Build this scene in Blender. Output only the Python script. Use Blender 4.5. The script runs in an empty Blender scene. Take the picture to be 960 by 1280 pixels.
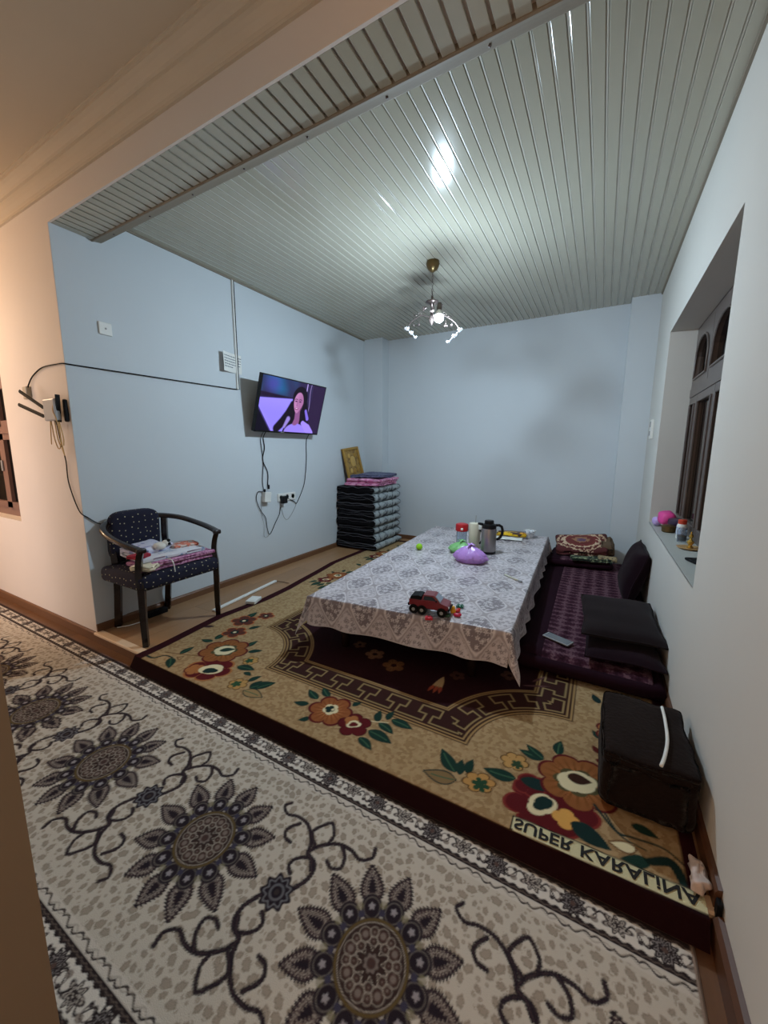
import bpy, bmesh, math, random
import numpy as np
from mathutils import Vector, Matrix, noise as mnoise
random.seed(7)
S = bpy.context.scene
COL = S.collection
PI = math.pi

# ------------------------------------------------------------------ camera, world, exposure
def make_camera():
    yaw, pit, rol = .51, -.1575, .0034
    fwd = Vector((-math.sin(yaw)*math.cos(pit), math.cos(yaw)*math.cos(pit), math.sin(pit)))
    r0 = Vector((math.cos(yaw), math.sin(yaw), 0)); u0 = r0.cross(fwd)
    r = r0*math.cos(rol)+u0*math.sin(rol); u = u0*math.cos(rol)-r0*math.sin(rol)
    cd = bpy.data.cameras.new('camera'); cam = bpy.data.objects.new('camera', cd); COL.objects.link(cam)
    m = Matrix((r, u, -fwd)).transposed().to_4x4(); m.translation = Vector((2.9732, -1.2219, 1.2543))
    cam.matrix_world = m
    cd.sensor_fit = 'HORIZONTAL'; cd.sensor_width = 36; cd.lens = 481.04/960*36
    cd.clip_start = .02
    S.camera = cam
make_camera()
w = bpy.data.worlds.new('world'); S.world = w; w.use_nodes = True
w.node_tree.nodes['Background'].inputs[0].default_value = (1.0, .60, .36, 1)
w.node_tree.nodes['Background'].inputs[1].default_value = 1.3
S.view_settings.view_transform = 'Standard'; S.view_settings.look = 'None'
S.view_settings.gamma = 1; S.view_settings.exposure = 0.06
BULB_RADIANCE = 2250.0
BULB_COLOR = (.66, .84, 1.0, 1)
# warm ceiling lamp of the hall, out of the frame to the left
ld = bpy.data.lights.new('hall_lamp', 'POINT'); ld.energy = 46; ld.color = (1, .71, .45); ld.shadow_soft_size = .10
lo = bpy.data.objects.new('hall_lamp', ld); lo.location = (-2.1, -.66, 2.30); COL.objects.link(lo)
# added neutral fill for the lower hall wall, behind an added wall opening
l2 = bpy.data.lights.new('hall_fill', 'AREA'); l2.energy = 15; l2.color = (.97, .95, 1.0); l2.shape = 'RECTANGLE'; l2.size = .85; l2.size_y = 1.8
o2 = bpy.data.objects.new('hall_fill', l2); o2.location = (-1.2, -1.75, .90); o2.rotation_euler = (PI/2, 0, 0); COL.objects.link(o2)

# ------------------------------------------------------------------ helpers
def s2l(c):
    c = np.asarray(c, float)/255
    return np.where(c <= .04045, c/12.92, ((c+.055)/1.055)**2.4)
def rgba(c): return tuple(float(x) for x in s2l(c))+(1,)

def mat(name, col, rough=.6, metal=0, var=0, scale=8, bump=0, bscale=200, coat=0, sheen=0, trans=0, alpha=1, emit=None, estr=0, spec=.5, rnd=0, stretch=None):
    m = bpy.data.materials.new(name); m.use_nodes = True
    nt = m.node_tree; N = nt.nodes; L = nt.links; b = N['Principled BSDF']
    b.inputs['Base Color'].default_value = rgba(col); b.inputs['Roughness'].default_value = rough
    b.inputs['Metallic'].default_value = metal; b.inputs['Coat Weight'].default_value = coat
    b.inputs['Sheen Weight'].default_value = sheen; b.inputs['Transmission Weight'].default_value = trans
    b.inputs['Alpha'].default_value = alpha; b.inputs['Specular IOR Level'].default_value = spec
    if emit is not None:
        b.inputs['Emission Color'].default_value = rgba(emit); b.inputs['Emission Strength'].default_value = estr
    tc = N.new('ShaderNodeTexCoord'); src = tc.outputs['Object']
    if stretch:
        mp = N.new('ShaderNodeMapping'); mp.inputs['Scale'].default_value = stretch; L.new(src, mp.inputs[0]); src = mp.outputs[0]
    if var or rnd:
        hs = N.new('ShaderNodeHueSaturation'); hs.inputs['Color'].default_value = rgba(col)
        mr = N.new('ShaderNodeMapRange'); mr.inputs[3].default_value = 1-var-rnd; mr.inputs[4].default_value = 1+var+rnd
        nz = N.new('ShaderNodeTexNoise'); nz.inputs['Scale'].default_value = scale; nz.inputs['Detail'].default_value = 5
        L.new(src, nz.inputs['Vector'])
        if rnd:
            oi = N.new('ShaderNodeObjectInfo'); mx = N.new('ShaderNodeMix'); mx.inputs[0].default_value = rnd/(var+rnd)
            L.new(nz.outputs[0], mx.inputs[2]); L.new(oi.outputs['Random'], mx.inputs[3]); L.new(mx.outputs[0], mr.inputs[0])
        else: L.new(nz.outputs[0], mr.inputs[0])
        L.new(mr.outputs[0], hs.inputs['Value']); L.new(hs.outputs[0], b.inputs['Base Color'])
    if bump:
        nb = N.new('ShaderNodeTexNoise'); nb.inputs['Scale'].default_value = bscale; nb.inputs['Detail'].default_value = 3
        L.new(src, nb.inputs['Vector'])
        bp = N.new('ShaderNodeBump'); bp.inputs['Strength'].default_value = bump; bp.inputs['Distance'].default_value = .004
        L.new(nb.outputs[0], bp.inputs['Height']); L.new(bp.outputs[0], b.inputs['Normal'])
    return m

def vcol_mat(name, rough=.9, bump=.3, bscale=350, sheen=0, emission=0):
    m = mat(name, (128, 128, 128), rough, bump=bump, bscale=bscale, sheen=sheen, spec=.12 if rough > .5 else .4)
    nt = m.node_tree; b = nt.nodes['Principled BSDF']
    at = nt.nodes.new('ShaderNodeAttribute'); at.attribute_name = 'Col'
    if emission:
        b.inputs['Base Color'].default_value = (.005, .005, .006, 1)
        nt.links.new(at.outputs['Color'], b.inputs['Emission Color']); b.inputs['Emission Strength'].default_value = emission
        b.inputs['Roughness'].default_value = .25
    else: nt.links.new(at.outputs['Color'], b.inputs['Base Color'])
    return m

def spots_mat(name, base, dot, scale, rad, rough=.85, jitter=.25):
    """woven dots laid on whichever face of the cloth they fall"""
    m = mat(name, base, rough, bump=.2, bscale=500)
    nt = m.node_tree; N = nt.nodes; L = nt.links; b = N['Principled BSDF']
    tc = [n for n in N if n.type == 'TEX_COORD'][0]; sp = N.new('ShaderNodeSeparateXYZ'); L.new(tc.outputs['Object'], sp.inputs[0])
    ge = N.new('ShaderNodeNewGeometry'); sn = N.new('ShaderNodeSeparateXYZ'); L.new(ge.outputs['Normal'], sn.inputs[0])
    outs = []
    for a, c in (('Y', 'Z'), ('X', 'Z'), ('X', 'Y')):
        cb = N.new('ShaderNodeCombineXYZ'); L.new(sp.outputs[a], cb.inputs[0]); L.new(sp.outputs[c], cb.inputs[1])
        v = N.new('ShaderNodeTexVoronoi'); v.voronoi_dimensions = '2D'; v.inputs['Scale'].default_value = scale; v.inputs['Randomness'].default_value = jitter; L.new(cb.outputs[0], v.inputs['Vector']); outs.append(v.outputs['Distance'])
    def big(o):
        ab = N.new('ShaderNodeMath'); ab.operation = 'ABSOLUTE'; L.new(o, ab.inputs[0]); g = N.new('ShaderNodeMath'); g.operation = 'GREATER_THAN'; g.inputs[1].default_value = .62; L.new(ab.outputs[0], g.inputs[0]); return g.outputs[0]
    m1 = N.new('ShaderNodeMix'); L.new(big(sn.outputs['Y']), m1.inputs[0]); L.new(outs[0], m1.inputs[2]); L.new(outs[1], m1.inputs[3])
    m2 = N.new('ShaderNodeMix'); L.new(big(sn.outputs['Z']), m2.inputs[0]); L.new(m1.outputs[0], m2.inputs[2]); L.new(outs[2], m2.inputs[3])
    mr = N.new('ShaderNodeMapRange'); mr.inputs[1].default_value = rad; mr.inputs[2].default_value = rad+.05; mr.inputs[3].default_value = 1; mr.inputs[4].default_value = 0
    L.new(m2.outputs[0], mr.inputs[0])
    mx = N.new('ShaderNodeMix'); mx.data_type = 'RGBA'; mx.inputs[6].default_value = rgba(base); mx.inputs[7].default_value = rgba(dot)
    L.new(mr.outputs[0], mx.inputs[0]); L.new(mx.outputs[2], b.inputs['Base Color'])
    return m

def two_tone_mat(name, a, c, scale, lo, hi, rough=.9, kind='noise', bump=.3, stretch=None, detail=3):
    m = mat(name, a, rough, bump=bump, bscale=300)
    nt = m.node_tree; N = nt.nodes; L = nt.links; b = N['Principled BSDF']
    tc = [n for n in N if n.type == 'TEX_COORD'][0]; src = tc.outputs['Object']
    if stretch:
        mp = N.new('ShaderNodeMapping'); mp.inputs['Scale'].default_value = stretch; L.new(src, mp.inputs[0]); src = mp.outputs[0]
    if kind == 'noise':
        t = N.new('ShaderNodeTexNoise'); t.inputs['Scale'].default_value = scale; t.inputs['Detail'].default_value = detail; o = t.outputs[0]
    elif kind == 'wave':
        t = N.new('ShaderNodeTexWave'); t.inputs['Scale'].default_value = scale; t.inputs['Distortion'].default_value = 3; t.inputs['Detail'].default_value = detail; o = t.outputs['Fac']
    else:
        t = N.new('ShaderNodeTexVoronoi'); t.inputs['Scale'].default_value = scale; o = t.outputs['Distance']
    L.new(src, t.inputs['Vector'])
    mr = N.new('ShaderNodeMapRange'); mr.inputs[1].default_value = lo; mr.inputs[2].default_value = hi
    L.new(o, mr.inputs[0])
    mx = N.new('ShaderNodeMix'); mx.data_type = 'RGBA'; mx.inputs[6].default_value = rgba(a); mx.inputs[7].default_value = rgba(c)
    L.new(mr.outputs[0], mx.inputs[0]); L.new(mx.outputs[2], b.inputs['Base Color'])
    return m

WORLD = {}
class MB:
    def __init__(s): s.v = []; s.f = []; s.m = []; s.mi = 0
    def add(s, vs, fs, mi=None):
        o = len(s.v); s.v += [Vector(v) for v in vs]
        for f in fs: s.f.append([o+i for i in f]); s.m.append(s.mi if mi is None else mi)
        return s
    def box(s, x0, x1, y0, y1, z0, z1, mi=None):
        return s.add([(x0,y0,z0),(x1,y0,z0),(x1,y1,z0),(x0,y1,z0),(x0,y0,z1),(x1,y0,z1),(x1,y1,z1),(x0,y1,z1)],
              [(0,3,2,1),(4,5,6,7),(0,1,5,4),(1,2,6,5),(2,3,7,6),(3,0,4,7)], mi)
    def bm(s, b, M=None, mi=None):
        b.verts.ensure_lookup_table(); b.verts.index_update()
        vs = [(M @ v.co if M else v.co.copy()) for v in b.verts]
        fs = [[v.index for v in f.verts] for f in b.faces]; b.free()
        return s.add(vs, fs, mi)
    def rbox(s, c, size, bev=.01, seg=2, rot=None, sub=0, amp=0, freq=6, mi=None, puff=0):
        b = bmesh.new(); bmesh.ops.create_cube(b, size=1)
        for v in b.verts: v.co = Vector((v.co.x*size[0], v.co.y*size[1], v.co.z*size[2]))
        if sub: bmesh.ops.subdivide_edges(b, edges=b.edges[:], cuts=sub, use_grid_fill=True)
        if bev:
            ed = [e for e in b.edges if len(e.link_faces) == 2 and e.link_faces[0].normal.dot(e.link_faces[1].normal) < .5]
            bmesh.ops.bevel(b, geom=ed, offset=bev, segments=seg, profile=.5, affect='EDGES')
        M = Matrix.Translation(Vector(c)) @ (rot.to_4x4() if rot else Matrix())
        for v in b.verts:
            if puff:
                k = (1-(2*v.co.x/size[0])**2)*(1-(2*v.co.y/size[1])**2)
                v.co.z *= 1+puff*max(0, k)-puff*.3
            if amp:
                n = mnoise.noise_vector((Vector(c)*3.1+v.co)*freq)+.5*mnoise.noise_vector((Vector(c)+v.co)*freq*2.3)
                v.co += n*amp
        return s.bm(b, M, mi)
    def tube(s, pts, r, n=8, closed=False, flat=None, mi=None, cap=True):
        P = [Vector(p) for p in pts]; k = len(P); rs = r if isinstance(r, (list, tuple)) else [r]*k
        T = []
        for i in range(k):
            a = P[(i-1) % k] if (closed or i) else P[0]; b = P[(i+1) % k] if (closed or i < k-1) else P[-1]
            T.append((b-a).normalized())
        nrm = Vector((0,0,1)) if abs(T[0].z) < .9 else Vector((1,0,0))
        rings = []
        for i in range(k):
            nrm = (nrm-T[i]*nrm.dot(T[i]));
            if nrm.length < 1e-5: nrm = Vector((1,0,0))
            nrm.normalize(); bi = T[i].cross(nrm)
            fa, fb = (flat if flat else (1, 1))
            rings.append([P[i]+nrm*math.cos(2*PI*j/n)*rs[i]*fa+bi*math.sin(2*PI*j/n)*rs[i]*fb for j in range(n)])
        vs = [v for R in rings for v in R]; fs = []
        for i in range(k if closed else k-1):
            a, b = i*n, ((i+1) % k)*n
            for j in range(n): fs.append((a+j, a+(j+1) % n, b+(j+1) % n, b+j))
        if not closed and cap: fs += [tuple(range(n))[::-1], tuple((k-1)*n+j for j in range(n))]
        return s.add(vs, fs, mi)
    def lathe(s, prof, c=(0,0,0), n=24, M=None, mi=None):
        vs = []; fs = []; k = len(prof); c = Vector(c)
        for r, z in prof:
            for j in range(n):
                p = Vector((r*math.cos(2*PI*j/n), r*math.sin(2*PI*j/n), z)); p = M @ p if M else p
                vs.append(c+p)
        for i in range(k-1):
            for j in range(n): fs.append((i*n+j, i*n+(j+1) % n, (i+1)*n+(j+1) % n, (i+1)*n+j))
        if prof[0][0] > 1e-6: fs.append(tuple(range(n))[::-1])
        if prof[-1][0] > 1e-6: fs.append(tuple((k-1)*n+j for j in range(n)))
        return s.add(vs, fs, mi)
    def blob(s, c, size, e=1.0, n=20, rot=None, amp=0, freq=8, mi=None):
        vs = []; fs = []; m = n//2
        pw = lambda a: math.copysign(abs(a)**e, a)
        R = rot if rot else Matrix.Identity(3); c = Vector(c)
        for i in range(m+1):
            th = -PI/2+PI*i/m
            for j in range(n):
                ph = 2*PI*j/n
                p = Vector((pw(math.cos(th))*pw(math.cos(ph))*size[0], pw(math.cos(th))*pw(math.sin(ph))*size[1], pw(math.sin(th))*size[2]))
                if amp: p += mnoise.noise_vector((p+c)*freq)*amp
                vs.append(c+R @ p)
        for i in range(m):
            for j in range(n): fs.append((i*n+j, i*n+(j+1) % n, (i+1)*n+(j+1) % n, (i+1)*n+j))
        return s.add(vs, fs, mi)
    def grid(s, fn, nu, nv, mi=None):
        vs = [fn(i/(nu-1), j/(nv-1)) for j in range(nv) for i in range(nu)]
        return s.add(vs, [(j*nu+i, j*nu+i+1, (j+1)*nu+i+1, (j+1)*nu+i) for j in range(nv-1) for i in range(nu-1)], mi)
    def extrude(s, poly, axis, a, b, mi=None):
        def P(p, t): return {'x': (t, p[0], p[1]), 'y': (p[0], t, p[1]), 'z': (p[0], p[1], t)}[axis]
        n = len(poly)
        return s.add([P(p, a) for p in poly]+[P(p, b) for p in poly],
            [tuple(range(n))[::-1], tuple(range(n, 2*n))]+[(i, (i+1) % n, n+(i+1) % n, n+i) for i in range(n)], mi)
    def obj(s, name, mats, parent=None, smooth=False, origin=None, **props):
        V = np.array([tuple(v) for v in s.v]); lo_, hi_ = V.min(0), V.max(0)
        if origin is None: origin = Vector(((lo_[0]+hi_[0])/2, (lo_[1]+hi_[1])/2, lo_[2] if parent is None else (lo_[2]+hi_[2])/2))
        origin = Vector(origin)
        me = bpy.data.meshes.new(name); me.from_pydata([tuple(v-origin) for v in s.v], [], s.f)
        for m in (mats if isinstance(mats, (list, tuple)) else [mats]): me.materials.append(m)
        me.polygons.foreach_set('material_index', s.m)
        b = bmesh.new(); b.from_mesh(me); bmesh.ops.recalc_face_normals(b, faces=b.faces); b.to_mesh(me); b.free()
        if smooth: me.shade_smooth() if hasattr(me, 'shade_smooth') else None
        if smooth and smooth is not True: me.set_sharp_from_angle(angle=math.radians(smooth))
        return link(name, me, parent, origin, **props)

def link(name, me, parent, origin, **props):
    o = bpy.data.objects.new(name, me); COL.objects.link(o)
    origin = Vector(origin); WORLD[o.name] = origin
    if parent is not None:
        o.parent = parent; o.location = origin-WORLD[parent.name]
    else: o.location = origin
    for k, v in props.items(): o[k] = v
    return o
def thing(name, loc, label, category, group=None):
    o = link(name, None, None, loc, label=label, category=category)
    if group: o['group'] = group
    return o
def struct(mb, name, m, parent=None, smooth=False):
    o = mb.obj(name, m, parent, smooth)
    if parent is None: o['kind'] = 'structure'
    return o

def attr_grid(name, P, nu, nv, C, material, parent=None, origin=None, **props):
    """P (nu*nv,3) world points, C (nu*nv,3) linear colours -> one mesh with colour attribute"""
    origin = np.array(origin if origin is not None else P.mean(0)*[1,1,0]+[0,0,P[:,2].min()])
    me = bpy.data.meshes.new(name)
    i = np.arange(nu-1)[None, :]; j = np.arange(nv-1)[:, None]
    q = np.stack([j*nu+i, j*nu+i+1, (j+1)*nu+i+1, (j+1)*nu+i], -1).reshape(-1, 4)
    me.vertices.add(len(P)); me.vertices.foreach_set('co', (P-origin).astype(np.float32).ravel())
    me.loops.add(q.size); me.loops.foreach_set('vertex_index', q.astype(np.int32).ravel())
    me.polygons.add(len(q)); me.polygons.foreach_set('loop_start', np.arange(0, q.size, 4, dtype=np.int32))
    try: me.polygons.foreach_set('loop_total', np.full(len(q), 4, dtype=np.int32))
    except Exception: pass
    me.update(calc_edges=True); me.validate()
    a = me.color_attributes.new('Col', 'FLOAT_COLOR', 'POINT')
    a.data.foreach_set('color', np.hstack([np.clip(C, 0, None), np.ones((len(C), 1))]).astype(np.float32).ravel())
    me.materials.append(material); me.shade_smooth()
    return link(name, me, parent, origin, **props)

# -------- numpy painting
def sstep(d, w): return np.clip(.5-d/w, 0, 1)
class Paint:
    def __init__(s, X, Y, base, w=.004):
        s.X = X; s.Y = Y; s.c = np.tile(s2l(base), (len(X), 1)); s.w = w
    def put(s, a, col, idx=None):
        col = s2l(col)
        if idx is None: s.c += a[:, None]*(col-s.c)
        else: s.c[idx] += a[:, None]*(col-s.c[idx])
    def sub(s, cx, cy, r):
        return np.nonzero((np.abs(s.X-cx) < r) & (np.abs(s.Y-cy) < r))[0]
    def leaf(s, b, hw, col, vein=None, curve=0, outline=None):
        x0, y0, x1, y1 = b; L = math.hypot(x1-x0, y1-y0)
        i = s.sub((x0+x1)/2, (y0+y1)/2, L); 
        if not len(i): return
        tx, ty = (x1-x0)/L, (y1-y0)/L
        dx, dy = s.X[i]-x0, s.Y[i]-y0
        t = (dx*tx+dy*ty)/L; n = -dx*ty+dy*tx
        tc = np.clip(t, 0, 1); n = n-curve*np.sin(PI*tc)
        d = np.abs(n)-hw*np.sin(PI*tc**.75)**.9; d = np.maximum(d, np.maximum(-t, t-1)*L)
        if outline: s.put(sstep(d-.006, s.w), outline, i)
        s.put(sstep(d, s.w), col, i)
        if vein: s.put(sstep(np.abs(n)-.0025, s.w)*((t > .05) & (t < .8)), vein, i)
    def line(s, pts, r, col, n=6):
        P = cat(pts, n); r = np.linspace(r, r*.6, len(P)) if np.isscalar(r) else np.interp(np.linspace(0, 1, len(P)), np.linspace(0, 1, len(r)), r)
        i = s.sub((P[:,0].min()+P[:,0].max())/2, (P[:,1].min()+P[:,1].max())/2, max(np.ptp(P[:,0]), np.ptp(P[:,1]))/2+.03)
        if not len(i): return
        d = polyd(s.X[i], s.Y[i], P, r); s.put(sstep(d, s.w), col, i)
    def rosette(s, cx, cy, R, n, col, lobe=.25, rot=0, sq=1, ang=0, outline=None, ow=.008, radial=None):
        i = s.sub(cx, cy, R*1.4)
        if not len(i): return
        dx, dy = s.X[i]-cx, s.Y[i]-cy; ca, sa = math.cos(ang), math.sin(ang)
        dx, dy = dx*ca+dy*sa, (-dx*sa+dy*ca)/sq
        r = np.hypot(dx, dy); th = np.arctan2(dy, dx)+rot
        d = r-R*(1-lobe+lobe*np.abs(np.cos(n*th/2))**.6)
        if outline is not None: s.put(sstep(d, s.w), outline, i); d = d+ow
        s.put(sstep(d, s.w), col, i)
        if radial is not None:
            s.put(sstep(d, s.w)*np.clip((r/R-.35)*1.5, 0, .45), radial, i)
            s.put(sstep(d, s.w)*np.clip(np.cos(3*n*th)*1.6-.2, 0, 1)*np.clip(1.35-r/R*1.45, 0, 1), radial, i)
        k = sstep(d, s.w)*sstep(np.abs(np.sin(n*(th+PI/n)/2))*r*1.2-.0022, s.w*.8)*(r > R*.4)
        if outline is not None: s.put(k*.8, outline, i)
def cat(pts, n=6):
    P = np.array(pts, float); Q = np.vstack([2*P[0]-P[1], P, 2*P[-1]-P[-2]]); out = []
    for i in range(1, len(Q)-2):
        for t in np.linspace(0, 1, n, endpoint=False):
            a, b, c, d = Q[i-1], Q[i], Q[i+1], Q[i+2]
            out.append(.5*(2*b+(c-a)*t+(2*a-5*b+4*c-d)*t*t+(3*b-a-3*c+d)*t**3))
    return np.array(out+[P[-1]])
def polyd(X, Y, P, r):
    D = np.full(len(X), 9.)
    for k in range(len(P)-1):
        a, b = P[k], P[k+1]; ab = b-a; l2 = ab @ ab+1e-12
        t = np.clip(((X-a[0])*ab[0]+(Y-a[1])*ab[1])/l2, 0, 1)
        rr = r[k]+(r[k+1]-r[k])*t if not np.isscalar(r) else r
        D = np.minimum(D, np.hypot(X-a[0]-t*ab[0], Y-a[1]-t*ab[1])-rr)
    return D
def hsh(a, b, k=0): 
    v = np.sin(a*127.1+b*311.7+k*74.7)*43758.5453; return v-np.floor(v)
def worley(X, Y, cell, jit=.8, k=0, stag=True):
    """distance to nearest jittered point, offset vector and cell ids"""
    u, v = X/cell, Y/cell; best = np.full(len(X), 9.); bx = np.zeros(len(X)); by = np.zeros(len(X)); ii = np.zeros(len(X)); jj = np.zeros(len(X))
    vj = np.floor(v)
    for dj in (-1, 0, 1):
        cj = vj+dj; sh = .5*(cj % 2) if stag else 0
        ui = np.floor(u-sh)
        for di in (-1, 0, 1):
            ci = ui+di
            px = ci+sh+.5+jit*(hsh(ci, cj, k)-.5); py = cj+.5+jit*(hsh(ci, cj, k+1)-.5)
            dx, dy = u-px, v-py; d = np.hypot(dx, dy); m = d < best
            best = np.where(m, d, best); bx = np.where(m, dx, bx); by = np.where(m, dy, by); ii = np.where(m, ci, ii); jj = np.where(m, cj, jj)
    return best*cell, bx*cell, by*cell, ii, jj

# ------------------------------------------------------------------ materials
M_wall = mat('painted_plaster', (202, 209, 213), .75, var=.025, scale=3, bump=.08, bscale=60)
M_rightwall = mat('warm_lit_plaster', (205, 202, 194), .75, var=.025, scale=3, bump=.08, bscale=60)  # room plaster with warm hall light tinted into its colour
M_hallwall = mat('hall_plaster', (220, 210, 200), .75, var=.025, scale=3, bump=.08, bscale=60)
M_ceil = mat('hall_ceiling_plaster', (205, 190, 168), .8, var=.03, scale=5, bump=.06, bscale=50)
M_pvc = mat('ceiling_panel_plastic', (174, 170, 153), .13, var=.02, scale=2, spec=.5)
M_pvcback = mat('ceiling_groove_plastic', (206, 204, 192), .35)
M_trim = mat('plastic_moulding', (136, 127, 112), .7, spec=.2)
M_jamb = mat('jamb_paint', (120, 108, 90), .6, var=.04, scale=6)
M_plank = mat('laminate_plank', (158, 120, 84), .38, var=.14, scale=9, rnd=.10, stretch=(9, .7, 3), spec=.4)
M_plankh = mat('shaded_hall_laminate', (112, 78, 52), .38, var=.14, scale=9, rnd=.10, stretch=(9, .7, 3), spec=.4)  # laminate colour darkened to hold the shade on the hall floor
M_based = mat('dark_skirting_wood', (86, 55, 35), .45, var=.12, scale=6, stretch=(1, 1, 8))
M_base = mat('skirting_wood', (112, 77, 52), .45, var=.12, scale=6, stretch=(1, 1, 8))
M_strip = mat('threshold_strip', (222, 196, 164), .4)
M_under = mat('underfloor', (90, 66, 45), .8)
M_dark = mat('dark_lacquered_wood', (30, 17, 14), .25, coat=.25, spec=.3, var=.15, scale=12)
M_winframe = mat('dark_window_wood', (92, 82, 77), .35, var=.18, scale=10, stretch=(6, 6, 1))
M_winframe2 = mat('mauve_window_wood', (128, 98, 88), .45, var=.12, scale=10, stretch=(6, 6, 1))
M_glass = mat('night_window_glass', (6, 7, 9), .04, spec=.7)
M_glass2 = mat('dull_window_glass', (16, 13, 12), .45, spec=.12)
M_curtain = mat('green_curtain_cloth', (176, 176, 120), .8, var=.1)
M_black = mat('black_plastic', (13, 13, 15), .35, spec=.3)
M_blackm = mat('black_matte_plastic', (12, 12, 14), .6, spec=.15)
M_white = mat('white_plastic', (226, 226, 220), .4)
M_grey = mat('grey_plastic', (150, 150, 148), .4)
M_steel = mat('brushed_steel', (150, 146, 146), .32, metal=.85, var=.06, scale=30, stretch=(20, 20, 1))
M_gold = mat('antique_brass', (112, 92, 58), .35, metal=.8, var=.2, scale=40)
M_bronze = mat('dark_bronze', (96, 84, 80), .4, metal=.7, var=.2, scale=40)
M_paper = mat('white_paper', (228, 228, 222), .8)
M_ink = mat('grey_ink', (96, 104, 116), .8)

# ------------------------------------------------------------------ the setting
W_, L_, HC, HS = 3.3587, 3.6872, 2.75, 2.585
HZ = -.068
# floor
fl = MB(); fl.box(0, W_, 0, L_, -.2, -.012); fl.box(-4.4, W_, -2.3, 0, -.3, HZ-.012)
floor = struct(fl, 'floor', M_under)
def plank_mesh(w, l):
    b = MB(); b.box(-w/2+.0008, w/2-.0008, -l/2+.0008, l/2-.0008, -.012, 0)
    me = bpy.data.meshes.new('floor_plank'); me.from_pydata([tuple(v) for v in b.v], [], b.f); me.materials.append(M_plank); return me
PW = W_/18; pm = plank_mesh(PW, 1.2291)
for i in range(18):
    off = [0, -.61, -.3][i % 3]
    for j in range(-1, 4):
        y0 = max(off+j*1.2291, .0); y1 = min(off+(j+1)*1.2291, L_)
        if y1-y0 < .05: continue
        m = pm if abs(y1-y0-1.2291) < 1e-3 else plank_mesh(PW, y1-y0)
        link('floor_plank', m, floor, ((i+.5)*PW, (y0+y1)/2, 0))
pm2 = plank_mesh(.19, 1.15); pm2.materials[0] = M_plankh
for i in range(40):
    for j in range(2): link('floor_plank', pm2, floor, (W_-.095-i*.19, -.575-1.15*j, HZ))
# walls
lw = MB(); lw.box(-.18, 0, .2, L_+.2, -.1, 2.95)
struct(lw, 'wall_left', M_wall)
hw = MB()
hw.box(-1.02, 0, 0, .2, HZ-.05, 3.0); hw.box(-2.3, -1.02, 0, .2, HZ-.05, .69); hw.box(-2.3, -1.02, 0, .2, 1.86, 3.0); hw.box(-4.4, -2.3, 0, .2, HZ-.05, 3.0)
# the header beam shares the hall face
wall_hall = struct(hw, 'wall_hall', M_hallwall)
beam = MB(); beam.box(0, W_, .012, .283, HS+.02, 3.0); beam.box(0, W_, 0, .012, HS, 3.0)
wall_header = struct(beam, 'wall_header', M_hallwall)
# the room face of the corner jamb
jb = MB(); jb.box(0, .004, .001, .2, 0, HS+.03)
struct(jb, 'wall_corner', M_wall)
bk = MB(); bk.box(0, W_, L_, L_+.2, -.1, 2.95); bk.box(0, .293, L_-.177, L_, 0, HC+.05); bk.box(W_-.2465, W_, L_-.172, L_, 0, HC+.05)
struct(bk, 'wall_back', M_wall)
WY0, WY1, WZ0, WZ1 = .80, 2.593, .678, 2.163
rw = MB(); X1 = W_+.36
rw.box(W_, X1, -2.3, WY0, -.12, 3.0); rw.box(W_, X1, WY1, L_+.2, -.12, 3.0); rw.box(W_, X1, WY0, WY1, -.12, WZ0); rw.box(W_, X1, WY0, WY1, WZ1, 3.0)
struct(rw, 'wall_right', M_rightwall)
nw = MB(); nw.box(-.75, 2.44, -1.34, -1.095, HZ-.05, 3.0); nw.box(-4.4, -1.65, -1.34, -1.095, HZ-.05, 3.0); nw.box(-1.65, -.75, -1.34, -1.095, 1.95, 3.0)  # gap between these boxes is an opening added for the hall fill
wall_near = struct(nw, 'wall_near', M_hallwall)
jn = MB(); jn.box(2.44, 2.448, -1.34, -1.094, HZ-.05, 2.9); struct(jn, 'trim_8', M_jamb)
ew = MB(); ew.box(-4.6, -4.4, -2.3, .2, HZ-.05, 3.0)
struct(ew, 'wall_end', M_hallwall)
# ceilings
ce = MB(); ce.box(0, W_, .0, L_, HC+.008, HC+.2)
ceiling = struct(ce, 'ceiling', M_pvcback)
hc = MB(); hc.box(-4.4, W_, -2.3, 0, 2.87, 3.0)
hallc = struct(hc, 'ceiling_hall', M_ceil)
NP = 55; pp = W_/NP
def panel_mesh(l, name, m, bead=True):
    b = MB(); w = pp*.5; g = pp*.10
    b.extrude([(-w+g, .008), (-w+g, .001), (-w+g+.002, 0), (w-g-.002, 0), (w-g, .001), (w-g, .008)], 'y', -l/2, l/2)
    # raised bead that runs down the groove
    if bead: b.extrude([(w-g*.45, .008), (w-g*.45, .003), (w+g*.45, .003), (w+g*.45, .008)], 'y', -l/2, l/2, 1)
    me = bpy.data.meshes.new(name); me.from_pydata([tuple(v) for v in b.v], [], b.f)
    me.materials.append(m); me.materials.append(M_pvcback); me.polygons.foreach_set('material_index', b.m)
    bb = bmesh.new(); bb.from_mesh(me); bmesh.ops.recalc_face_normals(bb, faces=bb.faces); bb.to_mesh(me); bb.free()
    return me
pmesh = panel_mesh(L_-.285, 'ceiling_panel', M_pvc)
smesh = panel_mesh(.211, 'soffit_panel', M_pvc, False)
for i in range(NP):
    link('ceiling_panel', pmesh, ceiling, ((i+.5)*pp, .284+(L_-.284)/2, HC))
    link('soffit_panel', smesh, wall_header, ((i+.5)*pp, .1185, HS))
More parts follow.
